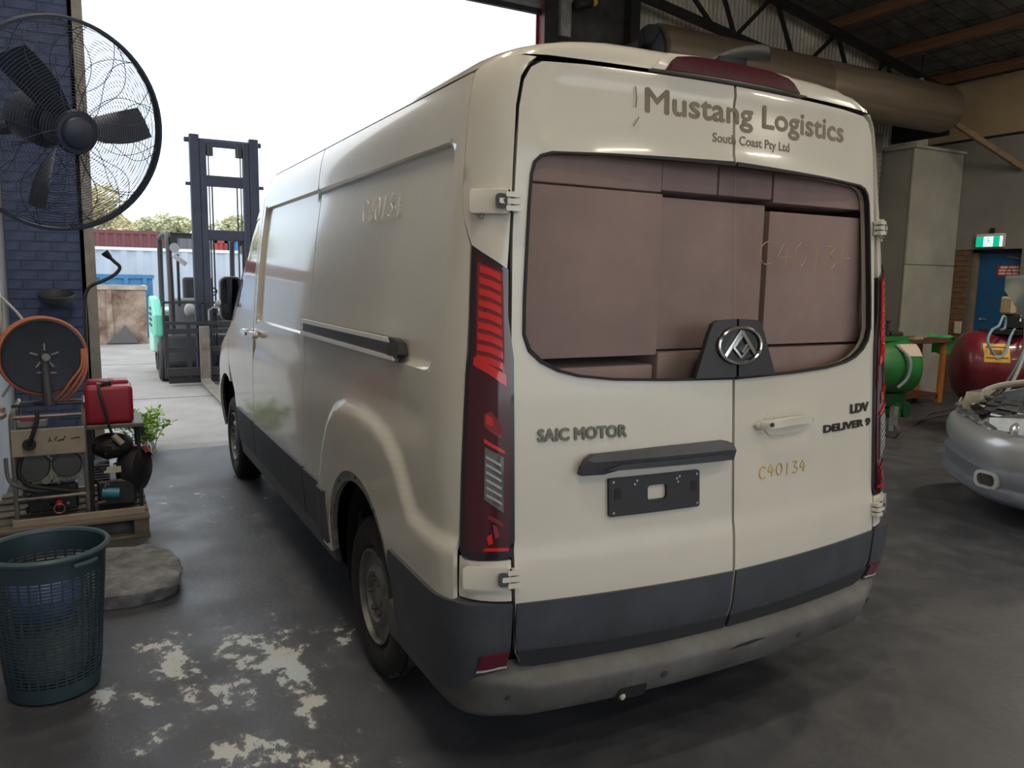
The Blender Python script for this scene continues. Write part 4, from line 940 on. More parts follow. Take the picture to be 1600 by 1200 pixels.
for a in (-.9, 2.2): MB().tube([BC+Vector(((RT+.012)*math.cos(a+t), (RT+.012)*math.sin(a+t), .575)) for t in [(-.22+.44*i/8) for i in range(9)]], .010, 6).build('handle_grip', teal2, bk_)
tag(MB().blob(BC+Vector((-.01, .0, .40)), (.135, .135, .11), 18, .28, 3, 3.).build('plastic_bag', mat('blue_bag', (.10, .16, .42), .45)), 'crumpled blue plastic bag inside the teal basket', 'bag')
tag(MB().blob(BC+Vector((0, 0, .155)), (.135, .135, .13), 18, .2, 5, 3.).build('rag_bundle', mat('pale_rags', (.30, .29, .26), .85)), 'pale bundle of rags at the bottom of the teal basket', 'rags')
# --- concrete slab
SC = [(-2.36, 2.32), (-2.05, 2.235), (-1.90, 2.205), (-1.73, 2.24), (-1.655, 2.30), (-1.625, 2.45), (-1.63, 2.66), (-1.66, 2.80), (-1.75, 2.95), (-2.0, 3.0), (-2.36, 2.98)]
vs = []; rings = [(.93, 0, .0), (.955, .03, .0), (.995, .062, .0), (1.0, .078, .0), (.975, .090, .008), (.8, .094, .012), (.45, .095, .012)]
c0 = Vector((-2.0, 2.6, 0)); P = resample(SC, .05); random.seed(3)
for k, z, j in rings:
    for (x, y) in P: vs.append(Vector((c0.x+(x-c0.x)*k+random.uniform(-1, 1)*.006, c0.y+(y-c0.y)*k+random.uniform(-1, 1)*.006, z+random.uniform(-1, 1)*(j*.5 if z else 0))))
n = len(P); f = [(r*n+i, r*n+(i+1) % n, (r+1)*n+(i+1) % n, (r+1)*n+i) for r in range(len(rings)-1) for i in range(n)]+[tuple((len(rings)-1)*n+i for i in range(n))]
tag(MB().add(vs, f).build('concrete_slab', mat('rough_concrete', (.19, .19, .195), .8, var=.5, scale=9, bump=.8, bscale=30), None, 35), 'rough broken concrete slab lying behind the teal basket', 'slab')
# --- pallet
PX0, PX1, PY0, PY1 = -2.62, -1.735, 3.37, 4.32
pal = thing('pallet', 'weathered timber pallet under the pressure washer', 'pallet', ((PX0+PX1)/2, (PY0+PY1)/2, 0))
pw = mat('weathered_timber', (.16, .135, .105), .8, var=.35, scale=6, bump=.5, stretch=(.5, 5, 5))
for x in (PX0+.05, (PX0+PX1)/2, PX1-.05): MB().b2((x-.045, PY0+.01, .022), (x+.045, PY1-.01, .125)).build('stringer', pw, pal, 0, bevel=.004)
for i in range(6):
    y = PY0+i*(PY1-PY0-.10)/5; MB().b2((PX0, y, .125), (PX1, y+.11, .150)).build('plank', pw, pal, 0, bevel=.004)
for i in (0, 2, 4):
    y = PY0+.01+i*(PY1-PY0-.12)/4; MB().b2((PX0, y, .0), (PX1, y+.10, .022)).build('plank', pw, pal, 0, bevel=.004)
# --- pressure washer
pwz = .150
ws_ = thing('pressure_washer', 'petrol pressure washer with beige control panel and red fuel tank on the pallet', 'pressure washer', (-2.15, 3.8, pwz))
tubem = mat('frame_tube_steel', (.28, .26, .24), .45, .7, var=.3, scale=9); beige = mat('beige_panel', (.36, .305, .235), .6, var=.15, scale=8); bk2 = mat('black_rubber', (.015, .016, .018), .6)
YA, YC = 3.52, 4.12; XA, XB = -2.475, -2.085
for x in (XA, XB):
    MB().tube(smoothpath([(x, YA, pwz+.006), (x, YA, .50), (x, YA, .76), (x, YA+.03, .815), (x, YA+.12, .83), (x, YC-.05, .83), (x, YC, .78), (x, YC, pwz+.006)], 4), .014, 8).build('frame_tube', tubem, ws_)
for z, y in ((.815, YA+.03), (.83, YC-.06), (.30, YA)): MB().tube([(XA, y, z), (XB, y, z)], .012, 8).build('frame_tube', tubem, ws_)
MB().prism([(XA-.02, pwz), (-1.76, pwz), (-1.76, pwz+.035), (XA-.02, pwz+.035)], lambda u, v, w: (u, w, v), 3.44, 3.475).build('base_rail', beige, ws_)
MB().prism([(XA-.02, pwz), (-1.76, pwz), (-1.76, pwz+.035), (XA-.02, pwz+.035)], lambda u, v, w: (u, w, v), 4.16, 4.20).build('base_rail', beige, ws_)
pn = MB().b2((XA-.005, YA-.028, .575), (XB+.005, YA-.014, .745)).build('control_panel', beige, ws_, 0, bevel=.004)
lettering('lettering', 'A', bk2, pn, lambda u, v, w: (-2.285+u, YA-.0288-w, .655+v), height=.034, width=.022)
for a, b in (((-2.25, .665), (-2.235, .690)), ((-2.235, .660), (-2.205, .672)), ((-2.205, .660), (-2.19, .692)), ((-2.16, .672), (-2.11, .678))): MB().beam((a[0], YA-.029, a[1]), (b[0], YA-.029, b[1]), .006, .002, (0, 1, 0)).build('worn_mark', bk2, pn, 0)
kb = MB().cyl((-2.385, YA-.028, .650), (-2.385, YA-.055, .650), .038, .034, 24).build('knob', bk2, ws_)
MB().tube([(-2.385, YA-.06, .655), (-2.36, YA-.075, .72), (-2.335, YA-.06, .80), (-2.33, YA-.03, .86)], [.014, .013, .013, .012], 8).build('lever', bk2, kb)
MB().b2((XA+.03, YA-.01, .755), (XA+.19, YA+.10, .80)).build('tool_tray', mat('grey_tray', (.22, .22, .22), .5, .4), ws_, 0, bevel=.004)
MB().prism(rrect(XA+.05, .798, XA+.13, .808, .003, 2), lambda u, v, w: (u, w, v), YA-.012, YA+.05).build('red_rag', mat('red_rag', (.35, .03, .05), .8), ws_)
for cx, r in ((-2.385, .105), (-2.19, .085)): MB().lathe((cx, YA+.03, .50), (0, -1, 0), [(0, .03), (r*.9, .028), (r, .015), (r, -.08), (0, -.08)], 36).build('belt_guard', mat('slate_cover', (.085, .088, .095), .5), ws_)
mb = MB()
for i in range(9): mb.tube([(-2.30+i*.018, YA+.06, .54-.004*(i-4)**2), (-2.305+i*.021, YA+.03, .46), (-2.30+i*.023, YA+.05, .39)], .010, 6)
mb.build('ribbed_hose', mat('ribbed_hose', (.42, .45, .36), .6), ws_)
MB().tube(smoothpath([(-2.43, YA+.0, .58), (-2.45, YA-.02, .48), (-2.41, YA-.025, .40), (-2.30, YA-.02, .36), (-2.20, YA, .33), (-2.13, YA+.02, .31)], 5), .013, 8).build('hose', bk2, ws_)
MB().tube(smoothpath([(-2.52, YA+.05, .56), (-2.50, YA+.0, .42), (-2.38, YA-.01, .36), (-2.25, YA, .345)], 5), .012, 8).build('hose', mat('grey_hose', (.14, .14, .15), .5), ws_)
pm = MB().b2((-2.42, YA+.05, .19), (-2.14, YA+.28, .37)).build('pump_block', mat('pump_dark', (.045, .045, .05), .45, .4, var=.4, scale=14), ws_, 0, bevel=.012)
for x, z, r in ((-2.36, .415, .020), (-2.31, .41, .028), (-2.25, .405, .015)): MB().cyl((x, YA+.10, z), (x, YA+.01, z), r, n=16).build('brass_fitting', mat('dull_brass', (.34, .32, .26), .4, .6), pm)
MB().tube([(-2.245+.030*math.cos(a), YA-.03, .225+.030*math.sin(a)) for a in [k*math.pi/8 for k in range(16)]], .004, 6, True).build('valve_ring', mat('copper_ring', (.35, .17, .12), .4, .6), pm)
MB().cyl((-2.245, YA+.06, .26), (-2.245, YA-.03, .26), .018, n=14).build('valve_cap', mat('red_cap', (.42, .02, .03), .4), pm)
for i in range(14):
    x, z = random.uniform(-2.44, -2.14), random.uniform(.19, .40); MB().cyl((x, YA+.06, z), (x+random.uniform(-.03, .03), YA+.0, z+random.uniform(-.02, .02)), random.uniform(.006, .012), n=8).build('fitting', mat('fitting_steel', (.25, .25, .26), .4, .7) if i % 2 else bk2, pm)
# engine on the right half
eng = MB().b2((-2.03, 3.56, .185), (-1.80, 3.86, .36)).build('engine_block', mat('engine_dark', (.03, .03, .032), .5, .3, var=.3, scale=12), ws_, 0, bevel=.015)
MB().blob((-1.93, 3.70, .565), (.135, .15, .085), 16, .12, 2, 2.5).build('air_cleaner', bk2, eng)
MB().lathe((-1.815, 3.70, .40), (.9, -.45, 0), [(0, .10), (.10, .095), (.148, .07), (.152, .0), (.13, -.05), (0, -.05)], 30).build('recoil_housing', mat('engine_black', (.022, .022, .026), .4), eng)
vs = []
for i in range(11):
    a = math.radians(20+80*i/10)
    for r, t in ((.110, .100), (.155, .072), (.160, .0)):
        X_, Y_, D_ = basis(Vector((.9, -.45, 0))); vs.append(Vector((-1.815, 3.70, .40))+(Y_*math.sin(a)+X_*math.cos(a))*r+D_*(t+.005))
MB().add(vs, [(i*3+k, i*3+3+k, i*3+4+k, i*3+1+k) for i in range(10) for k in range(2)]).build('red_cowl', mat('cowl_red', (.30, .03, .04), .4), eng)
MB().b2((-1.985, 3.535, .415), (-1.885, 3.545, .455)).build('rating_label', mat('label_cream', (.55, .53, .42), .6), eng)
MB().cyl((-2.0, 3.55, .285), (-1.90, 3.54, .275), .034, n=18).build('oil_filter', mat('filter_blue', (.03, .20, .30), .4), eng)
mb = MB()
for i in range(6): mb.b2((-2.04, 3.57, .37+i*.018), (-1.95, 3.72, .378+i*.018))
mb.build('cooling_fins', mat('alloy_fins', (.16, .16, .165), .5, .6), eng, 0)
MB().tube(smoothpath([(-1.96, 3.66, .99), (-1.99, 3.60, .97), (-1.965, 3.55, .86), (-1.94, 3.545, .72), (-1.91, 3.58, .62)], 5), .009, 8).build('fuel_hose', bk2, eng)
MB().cyl((-1.92, 3.56, .66), (-1.87, 3.55, .60), .020, n=14).build('fuel_filter', mat('filter_tan', (.35, .31, .25), .5), eng)
for i in range(10):
    p = Vector((random.uniform(-2.04, -1.85), 3.54, random.uniform(.22, .60))); MB().beam(p, p+Vector((random.uniform(-.05, .05), -.015, random.uniform(-.03, .05))), .012, .012).build('engine_bracket', MATS['fitting_steel'] if i % 3 == 0 else bk2, eng, 0)
sf = MB().b2((-2.09, 3.58, .700), (-1.735, 4.0, .728)).build('tank_shelf', mat('shelf_steel', (.16, .145, .125), .55, .4), ws_, 0, bevel=.004)
MB().b2((-1.765, 3.58, .64), (-1.735, 3.62, .70)).build('shelf_end', bk2, sf, 0)
for x in (-2.06, -1.77):
    for y in (3.62, 3.96): MB().b2((x-.012, y-.012, pwz), (x+.012, y+.012, .70)).build('shelf_post', bk2, sf, 0)
redt = mat('red_fuel_tank', (.33, .012, .028), .42, var=.1, scale=6)
tk = MB().b2((-2.075, 3.60, .730), (-1.792, 3.92, .975)).build('fuel_tank', redt, ws_, 45, bevel=.028, bseg=3)
MB().b2((-2.06, 3.76, .965), (-1.81, 3.90, .998)).build('tank_ridge', redt, tk, 45, bevel=.014, bseg=2)
MB().cyl((-1.945, 3.68, .97), (-1.945, 3.68, 1.003), .034, .030, 22).build('tank_cap', bk2, tk); MB().cyl((-1.99, 3.67, .97), (-1.99, 3.67, .995), .014, n=14).build('brass_outlet', mat('brass_yellow', (.50, .36, .12), .35, .7), tk)
MB().b2((-1.935, 3.77, .99), (-1.90, 3.80, 1.012)).build('white_tag', mat('tag_white', (.7, .68, .66), .6), tk)
# --- hose reel on top of the frame
HC = Vector((-2.30, 3.80, 1.172)); hx = Vector((.20, -.98, 0)).normalized()
hr = thing('hose_reel', 'dark steel hose reel wound with orange hose above the pressure washer', 'hose reel', (-2.30, 3.8, .84))
reelm = mat('reel_dark', (.030, .038, .055), .5, .3, var=.2, scale=5)
MB().lathe(HC+hx*.055, hx, [(0, .0), (.045, .006), (.20, .004), (.232, .012), (.236, .004), (.232, -.004), (0, -.006)], 56).build('flange', reelm, hr)
MB().lathe(HC-hx*.09, hx, [(0, .0), (.232, .0), (.236, -.006), (.232, -.012), (0, -.010)], 56).build('flange', reelm, hr)
MB().lathe(HC-hx*.09, hx, [(.10, 0), (.10, .14)], 32).build('core', reelm, hr)
ho = mat('orange_hose', (.50, .17, .095), .5); U, V_, _ = basis(hx); coil = []
for w in range(4):
    R_ = .222+.012*(w % 2); mbp = [HC-hx*(.06-.032*w)+(U*math.cos(k*2*math.pi/48)+V_*math.sin(k*2*math.pi/48))*(R_+.012) for k in range(48)]
    MB().tube(mbp, .012, 8, True).build('hose_turn', ho, hr)
for j, (dx, b) in enumerate(((0, .95), (.03, .90), (-.035, .93))):
    MB().tube(smoothpath([HC+Vector((.235+dx*.3, -.03, .04)), HC+Vector((.235+dx*.5, -.08, -.07)), HC+Vector((.19+dx, -.10, -.16)), HC+Vector((.14+dx, -.09, -.235)), HC+Vector((.09+dx, -.05, -.295))], 5), .008, 8).build('loose_hose', ho, hr)
st = MB().tube([HC+hx*.075, HC+hx*.085+Vector((0, 0, -.15)), HC+hx*.085+Vector((.01, 0, -.312))], [.024, .026, .030], 12).build('stand_post', mat('post_grey', (.11, .115, .125), .5, .4), hr)
MB().cyl(HC+hx*.04, HC+hx*.125, .024, n=16).cyl(HC+hx*.12, HC+hx*.14, .018, n=6).build('axle_nut', mat('axle_steel', (.25, .25, .22), .4, .7), hr)
for a in range(5):
    e = U*math.cos(a*1.256+.3)+V_*math.sin(a*1.256+.3); MB().beam(HC+hx*.066+e*.04, HC+hx*.066+e*.085, .010, .010).build('hub_bolt', MATS['axle_steel'], hr)
MB().cyl((-2.30, 3.8, .857), (-2.30, 3.8, .870), .07, n=20).build('mount_plate', reelm, hr); MB().beam((-2.49, 3.80, .851), (-2.09, 3.80, .851), .05, .012).build('mount_bar', reelm, hr)
MB().beam(HC+Vector((0, .13, -.305)), HC+Vector((0, .10, .0)), .04, .02).build('rear_arm', reelm, hr)
MB().beam(HC+hx*.08+Vector((-.05, 0, -.10)), HC+hx*.08+Vector((.06, 0, -.105)), .010, .010).build('cross_pin', MATS['axle_steel'], hr)
# --- gooseneck pipe
gp_ = smoothpath([(-2.045, 4.50, .16), (-2.06, 4.55, .70), (-2.055, 4.58, 1.20), (-2.048, 4.6, 1.48), (-2.015, 4.6, 1.60), (-1.92, 4.6, 1.652), (-1.84, 4.6, 1.70), (-1.802, 4.6, 1.755), (-1.84, 4.6, 1.80), (-1.888, 4.6, 1.850)], 6)
gn = thing('gooseneck_pipe', 'thin bent dark pipe with a fat nozzle standing against the doorway', 'pipe', (-2.045, 4.50, 0))
MB().tube(gp_, .013, 8).build('pipe', mat('pipe_dark', (.045, .047, .055), .5, .3), gn); MB().tube([(-1.862, 4.6, 1.823), (-1.885, 4.6, 1.848), (-1.902, 4.6, 1.868)], [.016, .026, .030], 14).build('nozzle', bk2, gn)
MB().cyl((-2.045, 4.50, 0), (-2.045, 4.50, .17), .055, .03, 18).build('foot', bk2, gn)
# --- white cable coil, glove, drum-shaped lamp in the dark
cb = thing('cable_coil', 'white cable coil hanging on the left wall', 'cable', (XL+.03, 4.2, 1.45)); wcm = mat('white_cable', (.50, .48, .44), .6)
for j in range(5):
    MB().tube([(XL+.055+.014*j, 4.22+.09*math.sin(a)+.012*j, 1.47+.17*math.cos(a)-.02*j) for a in [k*math.pi/12 for k in range(24)]], .008, 6, True).build('cable_turn', wcm, cb)
MB().tube(smoothpath([(XL+.06, 4.2, 1.60), (XL+.16, 4.15, 1.50), (XL+.245, 4.1, 1.38), (XL+.26, 4.05, 1.24), (XL+.20, 4.15, 1.05), (XL+.08, 4.3, .85)], 6), .009, 6).build('hanging_cable', wcm, cb); MB().cyl((XL, 4.2, 1.63), (XL+.10, 4.2, 1.64), .010, n=8).build('hook', dsteel, cb)
gv = tag(MB().blob((-2.57, 3.50, .86), (.075, .06, .055), 14, .45, 8, 2.5).build('work_glove', mat('glove_cream', (.45, .40, .32), .85, var=.2, scale=20)), 'cream work glove draped over the washer frame at the picture edge', 'glove')
tag(MB().blob((-2.58, 3.49, .745), (.045, .045, .04), 12, .4, 9, 2.5).build('cloth_wad', MATS['glove_cream']), 'small pale cloth wad below the cream glove', 'cloth')
dl = thing('wall_lamp_bowl', 'dim bowl-shaped fitting on the dark brick pier above the reel', 'lamp', (-2.28, YF-.02, 1.36))
MB().lathe((-2.28, YF-.14, 1.40), (0, -.25, .97), [(0, 0), (.07, .01), (.13, .06), (.15, .12), (.145, .125), (.12, .07), (0, .025)], 28).build('bowl', mat('bowl_dark', (.05, .055, .06), .5), dl); MB().cyl((-2.28, YF+.0, 1.42), (-2.28, YF-.12, 1.42), .02, n=10).build('bracket', dsteel, dl)
# --- weed by the doorway
wd = thing('weed_plant', 'bright green leafy weed growing by the doorway jamb', 'plant', (-1.62, 6.12, 0))
lm = mat('weed_leaf', (.34, .50, .10), .6, var=.3, scale=12); lmp = MB(); random.seed(11)
leafv = [(0, 0, 0), (.018, .025, .006), (.014, .055, .008), (0, .075, 0), (-.014, .055, .008), (-.018, .025, .006)]
def leaf(mb, p, d, k):
    x, y, z = basis(d); mb.add([p+(x*a+z*b+y*c)*k for a, b, c in leafv], [(0, 1, 2, 3), (0, 3, 4, 5)])
stems = []
for i in range(30):
    a = random.uniform(0, 6.28); L = random.uniform(.18, .40); b = Vector((-1.63+random.uniform(-.09, .12), 6.10+random.uniform(-.12, .15), 0)); t = b+Vector((math.cos(a)*L*.6, math.sin(a)*L*.45, L*.95))
    path = smoothpath([b, b.lerp(t, .5)+Vector((0, 0, .05)), t], 5); stems.append(path); MB().tube(path, .003, 5).build('stem', mat('weed_stem', (.16, .22, .06), .6), wd)
    for p in path[3:]:
        for q in range(3): leaf(lmp, Vector(p), Vector((random.uniform(-1, 1), random.uniform(-1, 1), random.uniform(-.2, .8))), random.uniform(.7, 1.25))
lmp.build('leaves', lm, wd, 0)['kind'] = 'stuff'
# ================================================================ YARD
# --- forklift, facing the workshop
FKY = 10.9
fk = thing('forklift', 'forklift with tall black mast and pale green body standing in the yard', 'forklift', (-.35, 11.6, 0))
mastm = mat('mast_paint', (.035, .042, .065), .45, .2, var=.2, scale=4); fkb = mat('forklift_black', (.022, .022, .024), .5); green = mat('mint_green_paint', (.16, .56, .42), .4); forkm = mat('fork_steel', (.20, .18, .15), .5, .4, var=.3, scale=6)
MX0, MX1, MT = -.53, .34, 3.82
for sx, x in ((1, MX0), (-1, MX1)):
    for o, w in ((0, .14), (.12*sx, .095)):
        xx = x+o; r = MB().b2((xx-w/2, FKY, .08), (xx+w/2, FKY+.13, MT-(.06 if o else 0))).build('mast_rail', mastm, fk, 0, bevel=.01)
    MB().b2((x+.20*sx-.004, FKY+.07, .3), (x+.20*sx+.012, FKY+.09, MT-.15)).build('lift_chain', fkb, fk, 0)
    MB().cyl((x+.22*sx, FKY+.05, MT-.30), (x+.22*sx, FKY+.05, MT-.14), .055, n=16).build('chain_wheel', fkb, fk)
    MB().cyl((x+.25*sx, FKY+.11, .2), (x+.25*sx, FKY+.11, 3.1), .012, n=8).build('hydraulic_line', fkb, fk)
    MB().cyl((x+.16*sx, FKY+.16, .1), (x+.16*sx, FKY+.16, 2.2), .035, n=12).build('lift_cylinder', fkb, fk)
for z, h in ((3.70, .09), (3.16, .13), (2.32, .16), (.50, .12)): MB().b2((MX0, FKY+.02, z-h/2), (MX1, FKY+.11, z+h/2)).build('mast_crossbar', mastm, fk, 0, bevel=.008)
MB().b2((MX0-.14, FKY+.03, 3.70), (MX1+.12, FKY+.09, 3.77)).build('mast_head', mastm, fk, 0, bevel=.008)
for z in (3.08,): MB().b2((MX0-.14, FKY+.02, z-.025), (MX1+.14, FKY+.06, z+.025)).build('mast_stay', mastm, fk, 0)
cg = bpy.data.objects.new('carriage', None)
car_ = MB().b2((-1.05, FKY-.14, .15), (.42, FKY-.08, .28)).build('carriage', fkb, fk, 0, bevel=.006)
for z0, z1 in ((.52, .60), (.80, .88), (.94, .99)): MB().b2((-1.05, FKY-.13, z0), (.42, FKY-.08, z1)).build('carriage_bar', fkb, car_, 0)
for x in (-1.04, -.72, -.05, .38): MB().b2((x-.03, FKY-.12, .12), (x+.03, FKY-.08, .98)).build('carriage_upright', fkb, car_, 0)
for a, b in (((-1.06, .98), (-1.06, 1.28)), ((-1.06, 1.28), (.43, 1.28)), ((.43, 1.28), (.43, .98)), ((-.5, .98), (-.5, 1.28)), ((0, .98), (0, 1.28))): MB().beam((a[0], FKY-.10, a[1]), (b[0], FKY-.10, b[1]), .035, .035, (0, 1, 0)).build('backrest_bar', fkb, car_, 0)
MB().b2((-1.02, FKY-.05, .03), (.4, FKY-.02, .15)).build('skid_plate', fkb, car_, 0)
for x in (-.50, .22):
    MB().prism([(0, .92), (.05, .92), (.055, .10), (.10, .085), (2.55, .055), (2.60, .045), (2.55, .035), (.04, .03), (0, .08)], lambda u, v, w: (w, FKY-.14-u, v), x-.075, x+.075).build('fork', forkm, fk, 0, bevel=.006)
for pth in ([(-.42, FKY-.1, 1.0), (-.42, FKY-.1, 1.16), (-.36, FKY-.1, 1.2), (-.12, FKY-.1, 1.2), (-.08, FKY-.1, 1.16), (-.08, FKY-.1, .98)],): MB().tube(pth, .014, 8).build('hose_guard', mat('hose_guard_grey', (.3, .3, .32), .4, .5), car_)
# body behind the mast
bd_ = MB().prism([(11.2, .30), (11.25, .75), (11.55, .80), (11.60, .42), (12.3, .42), (12.35, 1.02), (13.25, 1.05), (13.42, .85), (13.42, .35), (13.2, .22), (11.3, .22)], lambda u, v, w: (w, u, v), -1.02, .44).build('body', mat('forklift_charcoal', (.05, .055, .06), .5), fk, 0, bevel=.04, bseg=2)
MB().prism([(12.70, .35), (12.7, 1.10), (13.30, 1.12), (13.50, .95), (13.52, .40), (13.4, .30)], lambda u, v, w: (w, u, v), -1.12, .54).build('counterweight', mat('mint_pale', (.42, .70, .60), .4), fk, 0, bevel=.06, bseg=3)
mb = MB().prism([(11.55, .70), (12.6, .72), (12.75, 1.10), (12.55, 1.34), (11.95, 1.30), (11.6, 1.05)], lambda u, v, w: (w, u, v), -1.16, -1.02); mb.build('side_cowl', green, fk, 0, bevel=.04, bseg=2)
for i in range(4): MB().b2((-1.17, 11.9+.02*i, .85+i*.09), (-1.0, 12.5-.03*i, .89+i*.09)).build('vent_slot', fkb, fk, 0)
for x in (-.90, .32):
    MB().tube(smoothpath([(x, 11.30, .8), (x, 11.35, 1.6), (x, 11.5, 2.22), (x, 11.75, 2.36), (x, 12.9, 2.34), (x, 13.2, 2.2), (x, 13.25, 1.1)], 4), .045, 8).build('guard_post', fkb, fk)
for i in range(6): MB().b2((-.92, 11.72+i*.22, 2.33), (.34, 11.76+i*.22, 2.37)).build('guard_bar', fkb, fk, 0)
for x in (-.82, .22):
    l_ = MB().cyl((x, 11.5, 2.12), (x, 11.38, 2.12), .07, .075, 16).build('work_lamp', mat('lamp_grey', (.35, .36, .38), .4), fk); MB().b2((x-.05, 11.42, 2.16), (x+.05, 11.5, 2.3)).build('lamp_bracket', fkb, l_, 0)
MB().beam((-.78, 11.38, 2.02), (-.78, 11.4, 1.2), .04, .04, (0, 1, 0)).build('grab_rail', fkb, fk, 0); MB().beam((-.84, 11.36, 2.0), (-.66, 11.36, 1.86), .07, .05, (0, 1, 0)).build('mirror_bracket', mat('light_metal', (.5, .5, .52), .4, .5), fk, 0)
se = MB().b2((-.62, 12.25, 1.02), (-.08, 12.75, 1.16)).build('seat', fkb, fk, 0, bevel=.04, bseg=2); MB().b2((-.60, 12.62, 1.1), (-.10, 12.76, 1.66)).build('seat_back', fkb, se, 0, bevel=.05, bseg=2)
MB().b2((-.86, 11.62, .8), (-.30, 11.85, 1.32)).build('dash_panel', mat('dash_grey', (.16, .17, .19), .5), fk, 0, bevel=.03); MB().b2((-.57, 11.5, 1.40), (-.37, 11.53, 1.52)).build('instrument_box', fkb, fk, 0)
MB().lathe((-.30, 11.9, 1.42), (0, .55, .8), [(.15, -.012), (.17, 0), (.15, .012), (.14, 0)], 28, True).tube([(-.44, 11.9, 1.42), (-.16, 11.9, 1.42)], .012, 6).build('steering_wheel', fkb, fk); MB().cyl((-.30, 11.9, 1.40), (-.30, 11.70, 1.1), .03, n=10).build('steering_column', fkb, fk)
MB().blob((-.62, 11.45, 1.14), (.09, .08, .10), 12, .15, 4).build('gas_valve', mat('valve_grey', (.35, .34, .33), .5), fk)
for x, y, r, w in ((-.98, 11.55, .32, .25), (.42, 11.55, .32, .25), (-.95, 13.0, .26, .2), (.38, 13.0, .26, .2)):
    t = MB().lathe((x-w/2, y, r), (1, 0, 0), [(r*.5, 0), (r*.9, -.0), (r, .03), (r, w-.03), (r*.9, w), (r*.5, w)], 28, True).build('tyre', rubber, fk); MB().cyl((x-w/2+.02, y, r), (x+w/2-.02, y, r), r*.52, n=20).build('wheel_hub', mat('hub_pale', (.5, .52, .5), .5), t)
# --- skips
def skip(name, label, x0, x1, y0, y1, h, m, lip, lean=.0):
    t = thing(name, label, 'skip bin', ((x0+x1)/2, (y0+y1)/2, 0))
    mb = MB(); th = .03
    mb.add([(x0+lean, y0+lean, .0), (x1-lean, y0+lean, .0), (x1-lean, y1-lean, 0), (x0+lean, y1-lean, 0), (x0, y0, h), (x1, y0, h), (x1, y1, h), (x0, y1, h), (x0+th, y0+th, h), (x1-th, y0+th, h), (x1-th, y1-th, h), (x0+th, y1-th, h), (x0+th+lean, y0+th+lean, .05), (x1-th-lean, y0+th+lean, .05), (x1-th-lean, y1-th-lean, .05), (x0+th+lean, y1-th-lean, .05)],
           [(3, 2, 1, 0), (0, 1, 5, 4), (1, 2, 6, 5), (2, 3, 7, 6), (3, 0, 4, 7), (4, 5, 9, 8), (5, 6, 10, 9), (6, 7, 11, 10), (7, 4, 8, 11), (9, 13, 12, 8), (10, 14, 13, 9), (11, 15, 14, 10), (8, 12, 15, 11), (12, 13, 14, 15)])
    mb.build('body', m, t, 0)
    for a, b in (((x0-.04, y0-.04), (x1+.04, y0+.05)), ((x0-.04, y1-.05), (x1+.04, y1+.04)), ((x0-.04, y0), (x0+.05, y1)), ((x1-.05, y0), (x1+.04, y1))): MB().b2((a[0], a[1], h-.09), (b[0], b[1], h+.01)).build('rim', lip, t, 0)
    return t
rust = mat('rusty_flaking_paint', (.20, .10, .06), .85, var=.55, scale=2.6, bump=.6, bscale=9, col2=(.42, .32, .25))
bsk = mat('blue_skip_paint', (.06, .22, .42), .55, var=.25, scale=2)
s1 = skip('rusty_skip', 'rust-streaked open skip bin in front of the blue one', -3.4, -.84, 19.0, 20.4, 1.40, rust, mat('skip_lip_cream', (.42, .38, .32), .7, var=.3, scale=3))
for x in (-2.5, -1.65): MB().prism([(x-.07, .05), (x+.07, .05), (x+.05, 1.30), (x-.05, 1.30)], lambda u, v, w: (u, w, v), 18.95, 19.0).build('stiffener', rust, s1, 0)
MB().prism([(-1.75, .02), (-1.05, .02), (-1.22, .30), (-1.34, .46), (-1.46, .30)], lambda u, v, w: (u, w, v), 18.90, 18.99).build('bent_plate', mat('bent_plate_dark', (.12, .11, .11), .7), s1, 0)
s2 = skip('blue_skip', 'taller blue skip bin behind the rusty one', -3.6, -.56, 20.9, 22.4, 1.66, bsk, bsk)
for x in (-1.75, -1.2, -.75): MB().b2((x-.05, 20.84, .1), (x+.05, 20.9, 1.58)).build('stiffener', bsk, s2, 0)
# --- pale corrugated boundary fence and stacked containers behind it
def corr(name, m, x0, x1, y, z0, z1, pitch, depth, parent):
    vs = []; P = []; x = x0
    while x < x1:
        for dx, d in ((0, 0), (.35, 0), (.5, 1), (.85, 1)): P.append((x+dx*pitch, y-d*depth))
        x += pitch
    for a, b in P: vs += [(a, b, z0), (a, b, z1)]
    return MB().add(vs, [(2*i, 2*i+2, 2*i+3, 2*i+1) for i in range(len(P)-1)]).build(name, m, parent, 0)
fe = thing('boundary_fence', 'long pale blue-grey ribbed metal fence across the yard', 'fence', (2, 24, 0))
fem = mat('fence_pale_blue', (.50, .56, .64), .6, var=.08, scale=1.5)
corr('sheet', fem, -14, 16, 24.0, 0, 2.40, .42, .05, fe); MB().b2((-14, 23.93, 2.38), (16, 24.05, 2.47)).build('top_rail', mat('fence_cap', (.80, .82, .85), .5), fe, 0); MB().b2((-14, 24.02, 0), (16, 24.06, 2.38)).build('backing', fem, fe, 0)
def container(label, x0, x1, y0, z0, z1, m, nm='shipping_container'):
    t = thing(nm, label, 'container', ((x0+x1)/2, y0+1.2, 0), 'containers behind the fence')
    corr('front_wall', m, x0+.08, x1-.15, y0, z0+.12, z1-.10, .28, .04, t); MB().b2((x0, y0+.02, z0), (x1, y0+2.4, z1)).build('shell', m, t, 0)
    for z in (z0, z1-.12): MB().b2((x0, y0-.05, z), (x1, y0+.05, z+.12)).build('side_rail', m, t, 0)
    for x in (x0, x1-.12): MB().b2((x, y0-.05, z0), (x+.12, y0+.05, z1)).build('corner_post', m, t, 0)
